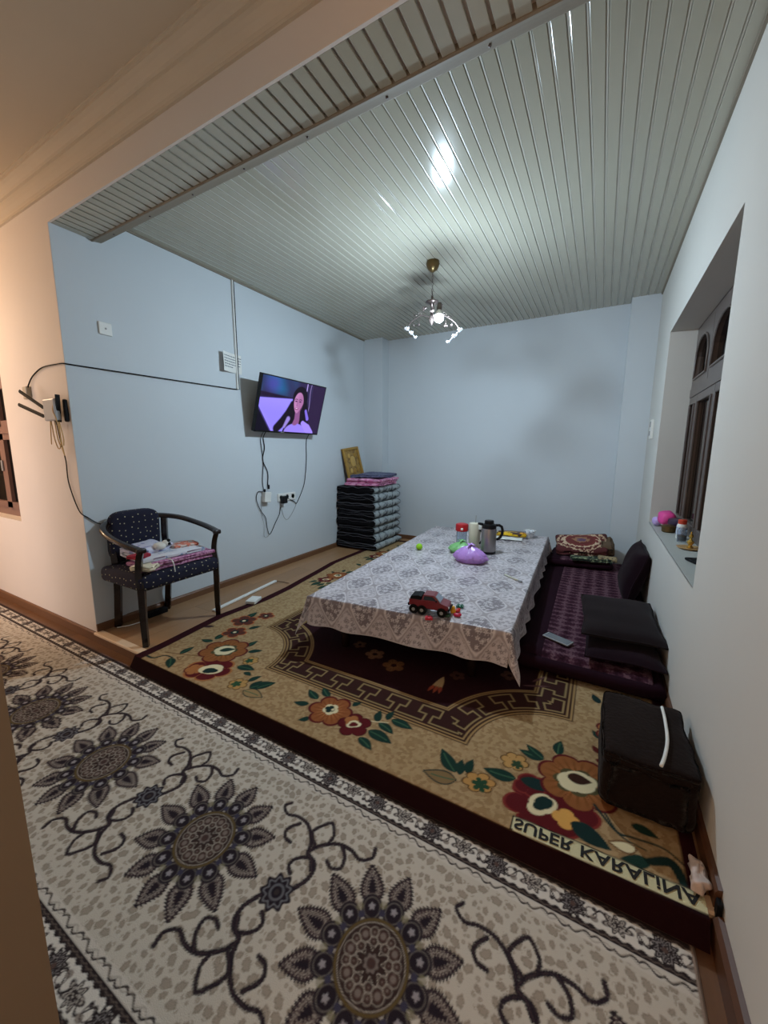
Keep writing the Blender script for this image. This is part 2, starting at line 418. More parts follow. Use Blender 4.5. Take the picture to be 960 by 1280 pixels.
# moulding along the edge of the header
tr = MB()
tr.extrude([(.222, HS+.02), (.222, HS-.004), (.228, HS-.008), (.245, HS-.002), (.262, HS+.002), (.283, HS+.006), (.292, HS+.012), (.292, HC), (.284, HC), (.284, HS+.02)], 'x', 0, W_)
trim1 = struct(tr, 'trim_1', M_trim)
for k in range(9):
    s_ = MB(); s_.lathe([(.0055, 0), (.005, -.003), (0, -.0035)], (.2+k*.39, .262, HS+.001), 10); s_.obj('screw', M_bronze, trim1, True)
e1 = MB(); e1.box(0, .012, .293, L_-.177, HC-.014, HC); struct(e1, 'trim_2', M_trim)
e2 = MB(); e2.box(W_-.012, W_, .293, L_-.172, HC-.014, HC); struct(e2, 'trim_3', M_trim)
# cornice in the hall
co = MB(); z9 = 2.87
prof = [(0, z9-.150), (-.012, z9-.150), (-.012, z9-.138), (-.006, z9-.130), (-.010, z9-.115), (-.022, z9-.095), (-.030, z9-.075), (-.034, z9-.060), (-.046, z9-.058), (-.050, z9-.046), (-.070, z9-.030), (-.085, z9-.022), (-.085, z9-.010), (-.095, z9-.008), (-.095, z9), (0, z9)]
co.extrude(prof, 'x', -4.4, W_)
struct(co, 'trim_4', M_ceil)
# skirtings
b1 = MB(); b1.extrude([(0, 0), (.016, 0), (.016, .045), (.010, .055), (0, .058)], 'y', .0, L_-.177); struct(b1, 'baseboard_left', M_base)
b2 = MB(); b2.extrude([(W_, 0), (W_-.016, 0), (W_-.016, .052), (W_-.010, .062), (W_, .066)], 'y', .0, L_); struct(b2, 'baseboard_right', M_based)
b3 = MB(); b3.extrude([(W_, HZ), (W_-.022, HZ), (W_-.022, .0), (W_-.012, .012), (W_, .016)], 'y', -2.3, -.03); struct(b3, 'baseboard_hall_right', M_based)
b4 = MB(); b4.extrude([(0, HZ), (-.014, HZ), (-.014, -.008), (-.008, .0), (0, .0)], 'x', -4.4, .0); struct(b4, 'baseboard_hall', M_base)
b5 = MB(); b5.box(.293, W_-.2465, L_-.016, L_, 0, .058); struct(b5, 'baseboard_back', M_base)
st = MB(); st.extrude([(-.016, HZ), (-.016, -.020), (-.010, -.014), (.0, -.012), (.0, HZ)], 'x', 0, W_); struct(st, 'trim_5', M_base)
st2 = MB(); st2.extrude([(-.02, -.012), (-.02, -.002), (-.014, .004), (.030, .004), (.034, 0), (.0, -.012)], 'x', 0.0, W_); struct(st2, 'trim_6', M_strip)
# black piece added in place of the dark gap in the right skirting
cap = MB(); cap.rbox((W_-.009, -.017, .012), (.012, .026, .070), .003, 1)
cap.obj('skirting_gap', M_blackm, label='black piece standing in for the dark gap in the skirting at the floor step', category='gap piece')
cap2 = MB(); 

# window in the right wall
def window(name, x, y0, y1, z0, z1, upper, lower, zt, mf, thick=.05):
    fr = MB(); fw = .045
    fr.box(x, x+thick, y0, y1, z1-fw, z1); fr.box(x, x+thick, y0, y1, z0, z0+fw)
    fr.box(x, x+thick, y0, y0+fw, z0+fw, z1-fw); fr.box(x, x+thick, y1-fw, y1, z0+fw, z1-fw)
    fr.box(x-.012, x+thick, y0+fw, y1-fw, zt-.03, zt+.03)
    win = struct(fr, name, mf)
    for c in range(len(upper)-1):
        ya, yb = upper[c]+.003, upper[c+1]-.003
        # upper sash with an arched light
        za, zb = zt+.033, z1-fw-.003; sw = .062; xs, xe = x-.008, x+.03
        b = MB(); n = 14; hy = (ya+yb)/2; hr = (yb-ya)/2-sw; zs = zb-sw-hr*.75
        arch = [(hy-hr*math.cos(PI*k/n), zs+hr*.75*math.sin(PI*k/n)) for k in range(n+1)]
        inner = [(hy-hr, za+sw)]+arch+[(hy+hr, za+sw)]
        outer = [(ya, za)]+[(ya+(yb-ya)*k/n, zb) for k in range(n+1)]+[(yb, za)]
        m_ = len(inner)
        vs = [(xs, p[0], p[1]) for p in outer]+[(xs, p[0], p[1]) for p in inner]+[(xe, p[0], p[1]) for p in outer]+[(xe, p[0], p[1]) for p in inner]
        fs = []
        for k in range(m_):
            q = (k+1) % m_
            fs += [(k, q, m_+q, m_+k), (2*m_+k, 3*m_+k, 3*m_+q, 2*m_+q), (k, 2*m_+k, 2*m_+q, q), (m_+k, m_+q, 3*m_+q, 3*m_+k)]
        b.add(vs, fs); b.tube([(xs-.004, p[0], p[1]) for p in inner], .007, 6, closed=True)
        sa = b.obj('upper_sash', mf, win)
        g = MB(); g.add([(x+.016, p[0], p[1]) for p in inner]+[(x+.02, p[0], p[1]) for p in inner], [tuple(range(m_)), tuple(range(m_, 2*m_))]+[(k, (k+1) % m_, m_+(k+1) % m_, m_+k) for k in range(m_)])
        g.obj('pane', M_glass, sa)
    for c in range(len(lower)-1):
        # lower casement with one tall pane
        ya, yb = lower[c]+.003, lower[c+1]-.003
        za, zb = z0+fw+.003, zt-.033; xs, xe = x-.008, x+.03
        b = MB(); sw = .055
        b.box(xs, xe, ya, yb, za, za+sw); b.box(xs, xe, ya, yb, zb-sw, zb); b.box(xs, xe, ya, ya+sw, za+sw, zb-sw); b.box(xs, xe, yb-sw, yb, za+sw, zb-sw)
        lp = [(xs-.003, ya+sw, za+sw), (xs-.003, yb-sw, za+sw), (xs-.003, yb-sw, zb-sw), (xs-.003, ya+sw, zb-sw)]
        b.tube(lp, .008, 6, closed=True)
        sb = b.obj('casement', mf, win)
        g = MB(); g.box(x+.012, x+.018, ya+sw, yb-sw, za+sw, zb-sw); g.obj('pane', M_glass, sb)
    return win
win1 = window('window_1', W_+.172, WY0, WY1, WZ0+.0, WZ1, (.845, 1.44, 2.03, 2.548), (.845, 1.29, 1.78, 2.28, 2.548), 1.685, M_winframe)
si = MB(); si.box(W_+.0, W_+.172, WY0, WY1, WZ0-.004, WZ0+.004); struct(si, 'trim_7', mat('sill_paint', (176, 178, 172), .5))
# window in the hall wall
def hall_window():
    y = .09; fr = MB(); x0, x1, z0, z1 = -2.3, -1.02, .69, 1.86
    fr.box(x1-.06, x1, y, y+.06, z0, z1); fr.box(x0, x0+.06, y, y+.06, z0, z1); fr.box(x0, x1, y, y+.06, z0, z0+.07); fr.box(x0, x1, y, y+.06, z1-.07, z1)
    fr.box(x0, x1, y-.02, y+.06, 1.385, 1.44)
    win = struct(fr, 'window_2', M_winframe2)
    for k in range(3):
        xa, xb = x1-.06-(k+1)*.38, x1-.06-k*.38
        for nm, za, zb in (('casement', z0+.07, 1.385), ('upper_sash', 1.44, z1-.07)):
            b = MB(); sw = .05; ya, yb = y-.012, y+.03
            b.box(xa, xb, ya, yb, za, za+sw); b.box(xa, xb, ya, yb, zb-sw, zb); b.box(xa, xa+sw, ya, yb, za, zb); b.box(xb-sw, xb, ya, yb, za, zb)
            s_ = b.obj(nm, M_winframe2, win)
            g = MB(); g.box(xa+sw, xb-sw, y+.012, y+.018, za+sw, zb-sw); g.obj('pane', M_glass2, s_)
        h = MB(); h.rbox((xb-.02, y-.02, 1.12), (.02, .012, .09), .003, 1); h.obj('hinge', M_grey, win)
    c = MB(); c.grid(lambda a, b: (-1.52+a*.26, y+.04+.012*math.sin(a*26), z0+.12+b*.55), 30, 2); c.obj('curtain', M_curtain, win)
hall_window()

# ------------------------------------------------------------------ runner rug (hall)
M_pile = vcol_mat('rug_pile', .95, .55, 420, 0)
def runner_tile():
    """one period of the medallion field as a raster: u in [-P/2,P/2], v in [-.37,.37] around the middle line"""
    P = .665; h = .0022
    us = np.arange(-P/2, P/2, h); vs = np.arange(-.36, .36, h)
    U, V = np.meshgrid(us, vs); U = U.ravel(); V = V.ravel()
    ink = np.zeros((len(U), 4)); pt = Paint(U, V, (0, 0, 0), .0035); A = np.zeros(len(U)); pt.A = A
    def put(a, col, i): pt.put(a, col, i); A[i] = np.maximum(A[i], a)
    dark, plum, mid, light = (40, 33, 40), (74, 58, 60), (120, 106, 100), (166, 158, 146)
    # scrolls with the small blossom, half a period away; 180 degree symmetry
    main = [(.007,.135),(-.009,.171),(-.056,.21),(-.107,.217),(-.148,.206),(-.18,.225),(-.167,.248)]
    br = [[(.03,.02),(.039,.034),(.058,.075),(.053,.113),(.026,.126),(-.013,.104),(-.021,.075),(-.001,.059)], main,
      [(-.085,.2),(-.109,.164),(-.097,.138),(-.068,.133)], [(.05,.10),(.03,.125),(.007,.135),(.025,.17),(.076,.207),(.128,.212),(.167,.201),(.2,.224),(.195,.255)],
      [(.09,.211),(.12,.184),(.128,.15),(.101,.135),(.077,.145)], [(.013,.163),(-.025,.195),(-.011,.23),(.016,.257),(.047,.224),(.047,.193)]]
    ul = (U-P/2+P/2) % P-P/2
    for sx in (1, -1):
        for k, c in enumerate(br):
            p = cat(np.array(c)*sx, 5)
            i = np.nonzero((ul > p[:,0].min()-.03) & (ul < p[:,0].max()+.03) & (V > p[:,1].min()-.03) & (V < p[:,1].max()+.03))[0]
            r = np.linspace(.0072, .005, len(p)); r[-4:] *= 1.25
            if k in (0, 3): r = r*1.1
            d = polyd(ul[i], V[i], p, r)+.0022*np.sin(ul[i]*700)*np.sin(V[i]*650)
            put(sstep(d, .0035), dark, i); put(sstep(d+.0055, .003)*.7, plum, i)
    i = np.nonzero(np.hypot(ul, V) < .07)[0]; r = np.hypot(ul[i], V[i]); th = np.arctan2(V[i], ul[i])
    put(sstep(r-.048*(1+.13*np.cos(9*th)), .004), dark, i)
    put(sstep(np.abs(r-.036-.005*np.cos(9*th))-.003, .003), (112, 112, 116), i); put(sstep(np.abs(np.abs(r-.02)-.001)-.0025, .003)*.8, (112, 112, 116), i)
    put(sstep(r-.008, .003), (60, 52, 50), i)
    # medallion
    R = np.hypot(U, V); T = np.arctan2(V, U); i = np.nonzero(R < .26)[0]; r = R[i]; t = T[i]
    a = np.radians(30); ph = (t+a/2) % a-a/2; s_ = r*np.cos(ph); n = r*np.sin(ph); kk = np.floor((t+a/2)/a)
    tip = .243+.010*np.cos(2*t+.6)
    tt = np.clip((s_-.136)/(tip-.136), 0, 1)
    wdt = .041*np.sin(PI*tt**.66)**.75*(1-.25*tt)+.004*np.sin(r*720)*(tt > .1)
    d = np.maximum(np.abs(n)-wdt, np.maximum(.136-s_, s_-tip))
    put(sstep(d, .004), dark, i); put(sstep(d+.0075, .003), plum, i)
    put(sstep(np.abs(d+.0145)-.0016, .0025), light, i); put(sstep(np.abs(d+.022)-.0016, .0025)*.8, light, i); put(sstep(d+.026, .003), dark, i)
    d = np.hypot((s_-.124)/1.12, n)-.0315
    put(sstep(d, .004), dark, i); put(sstep(np.abs(d+.008)-.0012, .003)*.4, light, i); put(sstep(np.hypot(s_-.127, n)-.0085-.002*np.cos(5*np.arctan2(n, s_-.127)), .003), (150, 145, 148), i)
    # small buds between the lobes
    ph2 = t % a-a/2; s2 = r*np.cos(ph2); n2 = r*np.sin(ph2)
    put(sstep(np.hypot(s2-.112, n2)-.009, .003), (62, 60, 78), i); put(sstep(np.hypot(s2-.133, n2)-.010, .003)*.5, (150, 145, 110), i)
    # core
    put(sstep(r-.100, .003), (52, 42, 40), i); put(sstep(np.abs(r-.0945)-.0035, .003), (96, 80, 48), i); put(sstep(np.abs(r-.088)-.0012, .0025), light, i)
    put(sstep(r-.086, .003), (56, 42, 39), i)
    b = PI/4
    for rad, off, sz in ((.064, 0, .017), (.066, b/2, .012), (.046, b/2, .011)):
        p2 = (t+off+b/2) % b-b/2; d = np.hypot(r*np.cos(p2)-rad, r*np.sin(p2))-sz
        put(sstep(np.abs(d)-.0014, .0025)*.65, light, i); put(sstep(d+.004, .003), (76, 56, 50), i); put(sstep(d+.009, .003)*.55, (150, 140, 132), i)
    st = r-(.036+.010*np.cos(8*t)); put(sstep(np.abs(st)-.0016, .0025), light, i)
    put(sstep(r-.019*(1+.12*np.cos(8*t)), .003), (120, 110, 104), i); put(sstep(r-.012, .003), (74, 56, 52), i)
    return P, h, us, vs, pt.c.reshape(len(vs), len(us), 3), A.reshape(len(vs), len(us))
def build_runner():
    x1 = 3.297; v0, v1 = -1.002, -.070
    u = np.concatenate([np.arange(-3.6, .9, .0066), np.arange(.9, x1, .0031), [x1]]); v = np.linspace(v0, v1, 296)
    X, Y = np.meshgrid(u, v); X = X.ravel(); Y = Y.ravel(); nu, nv = len(u), len(v)
    pt = Paint(X, Y, (196, 189, 176), .0035)
    # taupe leopard-like blots of the ground
    d, dx, dy, ci, cj = worley(X, Y, .036, .6, 3)
    rr = .0075+.0065*hsh(ci, cj, 9); th = np.arctan2(dy, dx); el = hsh(ci, cj, 7)*3.1; d1 = np.hypot(dx, dy)*(1+.18*np.cos(2*(th-el)))-rr*(1+.10*np.sin(5*th+el*4)+.06*np.sin(9*th+el*7))
    spot = sstep(d1, .004); pt.put(spot*.95, (158, 147, 132)); pt.put(sstep(np.abs(d1+.0028)-.0012, .002)*.6, (136, 125, 112))
    d, dx, dy, ci, cj = worley(X+.013, Y+.02, .027, .8, 5)
    d2 = d-.0040-.0025*hsh(ci, cj, 4); pt.put(sstep(d2, .003)*(d1 > .004)*.9, (160, 149, 134)); pt.put(sstep(d2+.004, .002)*(d1 > .004)*.5, (190, 182, 168))
    # medallions and scrolls
    P, h, us, vs, TC, TA = runner_tile()
    uu = (X-2.556+P/2) % P-P/2; vv = Y+.536
    fu = np.clip((uu+P/2)/h, 0, len(us)-1.001); fv = np.clip((vv+.36)/h, 0, len(vs)-1.001)
    iu = fu.astype(int); iv = fv.astype(int); a = (fu-iu)[:, None]; b = (fv-iv)[:, None]
    iu2 = (iu+1) % len(us)
    C = (TC[iv, iu]*(1-a)+TC[iv, iu2]*a)*(1-b)+(TC[iv+1, iu]*(1-a)+TC[iv+1, iu2]*a)*b
    A = ((TA[iv, iu][:, None]*(1-a)+TA[iv, iu2][:, None]*a)*(1-b)+(TA[iv+1, iu][:, None]*(1-a)+TA[iv+1, iu2][:, None]*a)*b)
    pt.c = pt.c*(1-A)+C*A
    # borders, mirrored on both long sides
    e = np.minimum(Y-v0, v1-Y); cream, dark, ivory = (204, 197, 186), (46, 39, 40), (214, 208, 198)
    up = X+np.where(Y > -.5, 0, .05)
    pt.put(sstep(e-.139, .003), cream)
    rope = np.abs(e-.124-.0075*np.sin(2*PI*up/.055)*np.sign(np.cos(2*PI*up/.11))); pt.put(sstep(rope-.0028, .003)*(e < .138), dark)
    ro2 = np.abs(e-.126+.006*np.sin(2*PI*up/.055+.8)); pt.put(sstep(ro2-.0022, .003)*.6*(e < .138), (150, 142, 130))
    pt.put(sstep(e-.1095, .003), dark); 
    pt.put(sstep(np.abs(e-.1015-.002*np.sin(up*260))-.0018, .002)*.7, (112, 98, 90))
    pt.put(sstep(e-.092-.003*np.sin(2*PI*up/.03), .003), ivory)
    # ornaments of the main band
    p = P/3; ub = (up+.1+p/2) % p-p/2; eb = e-.060
    r = np.hypot(ub, eb); th = np.arctan2(eb, ub)
    dl = r-.033*(1+.16*np.cos(11*th)); k = (e < .095)
    pt.put(sstep(dl, .004)*k, dark); pt.put(sstep(np.abs(dl+.010)-.002, .003)*k, (132, 126, 124)); pt.put(sstep(np.abs(dl+.020)-.0018, .003)*k, (132, 126, 124)); pt.put(sstep(r-.007, .003)*k, (92, 72, 66))
    u2 = (up+.1) % p-p/2; 
    dd = np.hypot(u2/1.5, eb)-.022*(1+.25*np.sin(7*np.arctan2(eb, u2)+1)); pt.put(sstep(dd, .004)*k, (58, 50, 50)); pt.put(sstep(np.abs(dd+.007)-.002, .003)*k, (176, 168, 158)); pt.put(sstep(np.abs(dd+.014)-.0016, .003)*k, (176, 168, 158))
    for sg in (1, -1):
        u3 = (up+.1+sg*p*.25+p/2) % p-p/2
        c = np.abs(eb-.016*np.sin(sg*u3*95))-.0032; m = (np.abs(u3) < .036)*k; pt.put(sstep(c, .003)*m, dark)
        c = np.hypot(u3*.8, eb+.013*sg)-.0085; pt.put(sstep(c, .003)*k, (150, 140, 130)); c = np.hypot(u3, eb-.013*sg)-.006; pt.put(sstep(c, .003)*k, dark)
        pt.put(sstep(np.abs(np.hypot(u3-.008*sg, eb)-.014)-.0016, .003)*k, (84, 74, 72))
    pt.put(sstep(e-.031-.002*np.sin(up*210), .003), dark); pt.put(sstep(np.abs(e-.026-.003*np.sin(up*150))-.0016, .002)*.6, (110, 96, 90))
    pt.put(sstep(e-.013, .003), (112, 88, 80))
    pt.put(sstep((x1-X)-.012, .004), (150, 132, 118))
    lum = pt.c.mean(1)
    Z = HZ+.0095+.0010*np.clip(lum/.5, 0, 1)+.0008*np.sin(X*7.1)*np.sin(Y*9); ed = np.minimum(np.minimum(e, .02), x1-X); Z = Z-.007*np.clip(1-ed/.006, 0, 1)
    attr_grid('runner_rug', np.stack([X, Y, Z], 1), nu, nv, pt.c, M_pile, label='long cream hall runner with dark round medallions, scrolls and patterned borders', category='rug')
build_runner()

# ------------------------------------------------------------------ floral rug of the room
FRONT = -.105
def rug_xl(y): return np.interp(y, [-.2, .1, .58, 1.0, 1.3, 2.15, 2.9, 3.7], [.578, .562, .512, .545, .53, .40, .40, .44])
def build_floral():
    yy = np.concatenate([np.arange(-.125, 1.05, .0046), np.arange(1.05, 3.505, .011)]); x = np.linspace(0, 1, 600)
    Tm, S_ = np.meshgrid(x, yy); nu, nv = len(x), len(yy); Sa = S_.ravel(); T = Tm.ravel()
    XL = rug_xl(Sa); XR = np.where(Sa < .02, 3.326, 3.332); X = XL+(XR-XL)*T
    bend = -.052
    # arc length Sa beyond the bend hangs over the floor step on to the hall floor
    over = np.clip(bend-Sa, 0, None); Y = np.maximum(Sa, bend)-np.minimum(over, .1)*.52
    Z = .0115-np.clip(over, 0, .2)*.83
    Z = np.maximum(Z, HZ+.012)
    Z = Z+.0015*np.sin(X*9)*np.sin(Sa*7+1)*(Sa > 0)
    pt = Paint(X, Sa, (154, 127, 90), .0048)
    d, dx, dy, ci, cj = worley(X, Sa, .014, .9, 2); q = hsh(ci, cj, 2)
    pt.put(np.clip(q*1.4-.5, 0, .45), (186, 160, 120)); pt.put(np.clip((1-q)*1.4-.75, 0, .4), (140, 110, 74))
    gold, maroon, orange, green, dgreen, creamc, brown = (158, 128, 84), (88, 24, 28), (162, 104, 60), (26, 52, 44), (24, 46, 44), (218, 206, 166), (96, 62, 34)
    # key fret band
    xa, xb, ya, yb = .985, 2.955, .235, 3.33
    cx, cy, hx, hy = (xa+xb)/2, (ya+yb)/2, (xb-xa)/2, (yb-ya)/2
    dxb = np.abs(X-cx)-hx; dyb = np.abs(Sa-cy)-hy; box = np.maximum(dxb, dyb)
    qx = hx-np.abs(X-cx); qy = hy-np.abs(Sa-cy); rc = np.hypot(qx, qy); R = .385
    sd = np.maximum(box, R-rc); wv = -sd/.2
    s_c = np.where(R-rc > box, np.arctan2(qy, qx)*(R+.1), np.where(dxb > dyb, Sa, X))
    # concave corner arcs take over where they are nearer
    pt.put(sstep(sd, .005), (52, 28, 24)); pt.put(sstep(np.abs(sd+.010)-.0045, .005), gold); pt.put(sstep(np.abs(sd+.028)-.004, .005), gold)
    pt.put(sstep(np.abs(sd+.178)-.0035, .005), gold); pt.put(sstep(np.abs(sd+.190)-.004, .005), gold)
    per = .175; s1 = (s_c % per)/per
    path = [(0,.24),(.36,.24),(.36,.50),(.14,.50),(.14,.78),(.74,.78),(.74,.50),(.56,.50),(.56,.24),(1,.24)]
    inb = np.nonzero((sd < 0) & (sd > -.2))[0]
    a = np.array(path)*np.array([per, .2]); d = np.full(len(inb), 9.); su, wv_ = s1[inb]*per, wv[inb]*.2
    for k in range(len(a)-1): 
        p, r = a[k], a[k+1]; d = np.minimum(d, np.maximum(np.maximum(min(p[0], r[0])-su, su-max(p[0], r[0])), np.maximum(min(p[1], r[1])-wv_, wv_-max(p[1], r[1]))))
    pt.put(sstep(d-.0042, .005), (146, 124, 84), inb)
    ins = sstep(sd+.2, .005); pt.put(ins, (38, 12, 18))
    dd, _, _, ci, cj = worley(X, Sa, .016, .9, 8); pt.put(ins*.35*hsh(ci, cj, 3), (50, 20, 26))
    for (fx, fy, fr, col) in ((1.847,.683,.066,(150,112,84)),(2.007,.629,.072,(132,92,56)),(2.365,.715,.05,(84,56,48)),(1.70,.74,.05,(120,84,60)),(2.62,.86,.055,(92,62,50))):
        pt.rosette(fx, fy, fr, 5, col, .35, .3, 1, 0, (30, 10, 14), .006, (70, 40, 30)); pt.rosette(fx, fy, fr*.25, 5, (40, 14, 18), .2)
    for b in ((2.303,.666,2.273,.505),(2.303,.666,2.304,.504),(2.305,.659,2.332,.515)):
        pt.leaf(b, .009, (176, 150, 110)); pt.leaf((b[0]*.4+b[2]*.6, b[1]*.4+b[3]*.6, b[2], b[3]), .010, (150, 70, 50))
    for b in ((2.70,.80,2.83,.86),(2.74,.86,2.80,.95)): pt.leaf(b, .008, (92, 60, 60))
    # ---- flowers of the tan border
    def leaves(L, col=green, ow=None):
        for b in L:
            l = math.hypot(b[2]-b[0], b[3]-b[1]); pt.leaf(b, max(.016, min(.033, l*.24)), col, (60, 96, 70) if l > .09 else None, .004, ow)
    def cluster_corner(tr):
        t = lambda x, y: tr(x, y)
        tl = lambda L: [t(b[0], b[1])+t(b[2], b[3]) for b in L]
        def rose(x, y, *a, **k): c = t(x, y); pt.rosette(c[0], c[1], *a, **k)
        pt.line([t(.64,-.02), t(.70,-.015), t(.735,.035), t(.80,.044)], .008, dgreen); pt.line([t(.70,.061), t(.792,.088), t(.92,.133)], .004, brown)
        pt.line([t(.82,.06), t(.86,.045), t(.845,.085), t(.83,.065)], .003, brown)
        leaves(tl([(.794,.035,.889,-.036),(.799,.092,.796,.193),(1.216,.174,1.336,.194),(1.299,.15,1.361,.143),(1.144,.315,1.212,.372),(1.088,.359,1.087,.449),(.835,.296,.746,.277),(.827,.322,.808,.421),(.749,.659,.73,.774),(.896,.541,.942,.615),(1.389,.098,1.417,.172),(1.443,.06,1.454,.142),(1.443,.06,1.531,.164)]))
        leaves(tl([(1.437,.03,1.558,.035)]), (150, 124, 84), dgreen)
        leaves(tl([(.595,.406,.661,.443)]), (60, 40, 40))
        rose(1.10, .075, .145, 6, maroon, .22, .4, .82, .5, orange, .012); rose(1.03, .03, .06, 5, orange, .2, 0, 1, 0, maroon, .008)
        rose(1.112, .078, .072, 3, creamc, .15, .9, .7, .5); rose(1.118, .066, .045, 3, dgreen, .2, .2, .6, .5)
        rose(1.0, .255, .155, 7, orange, .2, .2, .95, .5, maroon, .013, radial=(104, 60, 28)); rose(1.0, .258, .082, 7, (78, 72, 48), .25, 0, .9, .5)
        rose(1.0, .258, .064, 6, creamc, .1, 0, .9, .5); leaves([t(.975,.24)+t(1.05,.30)], dgreen)
        for (x, y, r) in ((.852,.458,.088),(.764,.615,.098),(.84,.757,.068)):
            rose(x, y, r, 5, (112, 36, 30), .35, x*9, .9, .4, (168, 84, 42), .010, radial=(40, 60, 48)); rose(x, y, r*.36, 5, dgreen, .3); rose(x, y, r*.13, 4, creamc, .1)
        for (x, y, r) in ((1.238,.253,.052),(1.36,.056,.058)):
            rose(x, y, r, 6, (176, 138, 82), .3, x, .9, .4, (86, 58, 30), .006); rose(x-.008, y-.004, r*.5, 5, (44, 78, 52), .5)
    cluster_corner(lambda x, y: (x, y))
    def cluster_mid(tr):
        t = lambda x, y: tr(x, y); tl = lambda L: [t(b[0], b[1])+t(b[2], b[3]) for b in L]
        leaves(tl([(1.815,.167,1.725,.207),(1.856,.208,1.78,.258),(1.801,.116,1.725,.09),(1.869,.043,1.832,-.001),(1.996,.21,2.025,.252),(2.161,.17,2.137,.249),(2.194,.204,2.197,.275),(2.213,.215,2.326,.206),(2.172,.169,2.264,.137),(2.156,.103,2.284,.083),(2.141,.047,2.228,.009),(1.477,.076,1.532,.16)]))
        pt.line([t(2.1,.15), t(2.16,.17), t(2.21,.19)], .003, creamc)
        def rose(x, y, *a, **k): c = t(x, y); pt.rosette(c[0], c[1], *a, **k)
        rose(1.923, .13, .115, 6, orange, .26, .3, .95, .5, maroon, .013, radial=(112, 50, 26)); rose(1.92, .137, .040, 5, creamc, .25); rose(1.915, .137, .026, 4, dgreen, .3); rose(1.93,.14,.008,4,creamc,.1)
        rose(2.079, .102, .082, 5, maroon, .3, .9, .95, .4, (70, 18, 22), .006); rose(2.055, .12, .036, 4, orange, .3); rose(2.075, .105, .036, 3, creamc, .3, .5, .7, .6); rose(2.075, .103, .022, 3, maroon, .3, .5, .7, .6)
    cluster_mid(lambda x, y: (x, y))
    for y0 in (1.78, 2.75):
        cluster_mid(lambda x, y: (.615+(y-.0)*.95, y0+(x-1.95)*-1.0))
    for y0 in (1.72, 2.65):
        cluster_mid(lambda x, y: (3.31-(y-.0)*.95, y0+(x-1.95)*1.0))
    # right-hand corner
    leaves([(2.57,.077,2.481,.167),(2.588,.075,2.576,.154),(2.612,.095,2.614,.176),(2.783,.162,2.66,.152),(2.865,.317,2.767,.322),(2.865,.317,2.789,.369),(2.913,.371,2.918,.464),(3.074,.559,3.035,.606),(3.203,.052,3.122,.017),(3.159,.162,3.236,.151)])
    leaves([(2.581,.043,2.464,.023)], (128, 104, 70), dgreen); leaves([(3.165,.074,3.097,.059)], creamc, brown); leaves([(3.07,.466,3.037,.503)], (84, 30, 26))
    pt.rosette(2.664, .078, .066, 6, (180, 136, 78), .3, 0, .75, .4, (76, 52, 28), .006); pt.rosette(2.672, .07, .034, 6, (40, 70, 48), .55)
    pt.rosette(2.763, .247, .058, 6, (180, 140, 84), .3, .4, .85, .4, (80, 56, 28), .006); pt.rosette(2.775, .235, .024, 5, (50, 70, 48), .5)
    pt.rosette(2.915, .105, .17, 7, maroon, .22, .6, .72, .5, (120, 44, 40), .012); pt.rosette(2.84, .16, .07, 4, maroon, .2, 0, .8, .6, (120, 44, 40), .01)
    pt.leaf((2.80, .17, 2.93, .18), .028, dgreen); pt.rosette(2.885, .093, .060, 3, creamc, .2, .8, .7, .9); pt.rosette(2.888, .100, .042, 3, dgreen, .2, .8, .62, .9); pt.rosette(2.965, .075, .045, 4, (212, 160, 84), .3, .3, .9, .3)
    pt.leaf((2.98, .07, 3.10, .03), .034, dgreen)
    pt.rosette(2.993, .262, .15, 7, orange, .2, .2, .92, .5, maroon, .012, radial=(104, 60, 28)); pt.rosette(2.99, .26, .088, 7, (80, 74, 48), .25, 0, .75, .5); pt.rosette(2.99, .262, .074, 5, creamc, .1, 0, .7, .5); pt.leaf((2.955,.272,3.04,.285), .026, (56, 34, 26))
    pt.line([(3.049,.184),(3.113,.111),(3.162,.113),(3.244,.12),(3.299,.084)], .005, dgreen); pt.line([(3.082,.164),(3.125,.101),(3.195,.085)], .004, dgreen); pt.line([(3.203,.052),(3.26,.077),(3.29,.0)], [.012,.016,.012], dgreen)
    pt.leaf((3.05,.42,3.20,.40), .03, maroon); pt.rosette(3.12, .62, .08, 5, orange, .3, 0, 1, 0, maroon, .01)
    pt.rosette(3.16, .79, .06, 5, orange, .3, 0, 1, 0, maroon, .01); pt.leaf((3.06,.83,3.03,.90), .02, dgreen)
    # maroon edge, light painted in: sides in a lit tone, front darker
    ed = np.minimum(np.minimum((X-XL), (XR-X)+.03), np.minimum(3.5-Sa, 1)-.0)
    pt.put(sstep(ed-.072, .005), (48, 13, 20))
    sb = -.054+.017*np.clip((X-2.81)/.52, 0, 1); pt.put(sstep(Sa-sb, .005), (32, 9, 13))
    # woven name strip
    S0 = Sa; inx = (X > 2.803); Sa = Sa-.017*np.clip((X-2.81)/.52, 0, 1); k = sstep(np.abs(Sa+.026)-.0275, .003)*inx
    pt.put(k, (206, 200, 160)); pt.put(sstep(np.abs(np.maximum(np.abs(Sa+.026)-.0265, 2.806-X))-.0022, .003)*(X > 2.80)*(Sa < .006)*(Sa > -.056)*((Sa > -.03) | (X < 2.812)), (24, 24, 24))
    return attr_grid('floral_rug', np.stack([X, Y, Z], 1), nu, nv, pt.c, M_pile, label='tan and maroon floral rug with key-fret border under the low table', category='rug')
floral = build_floral()
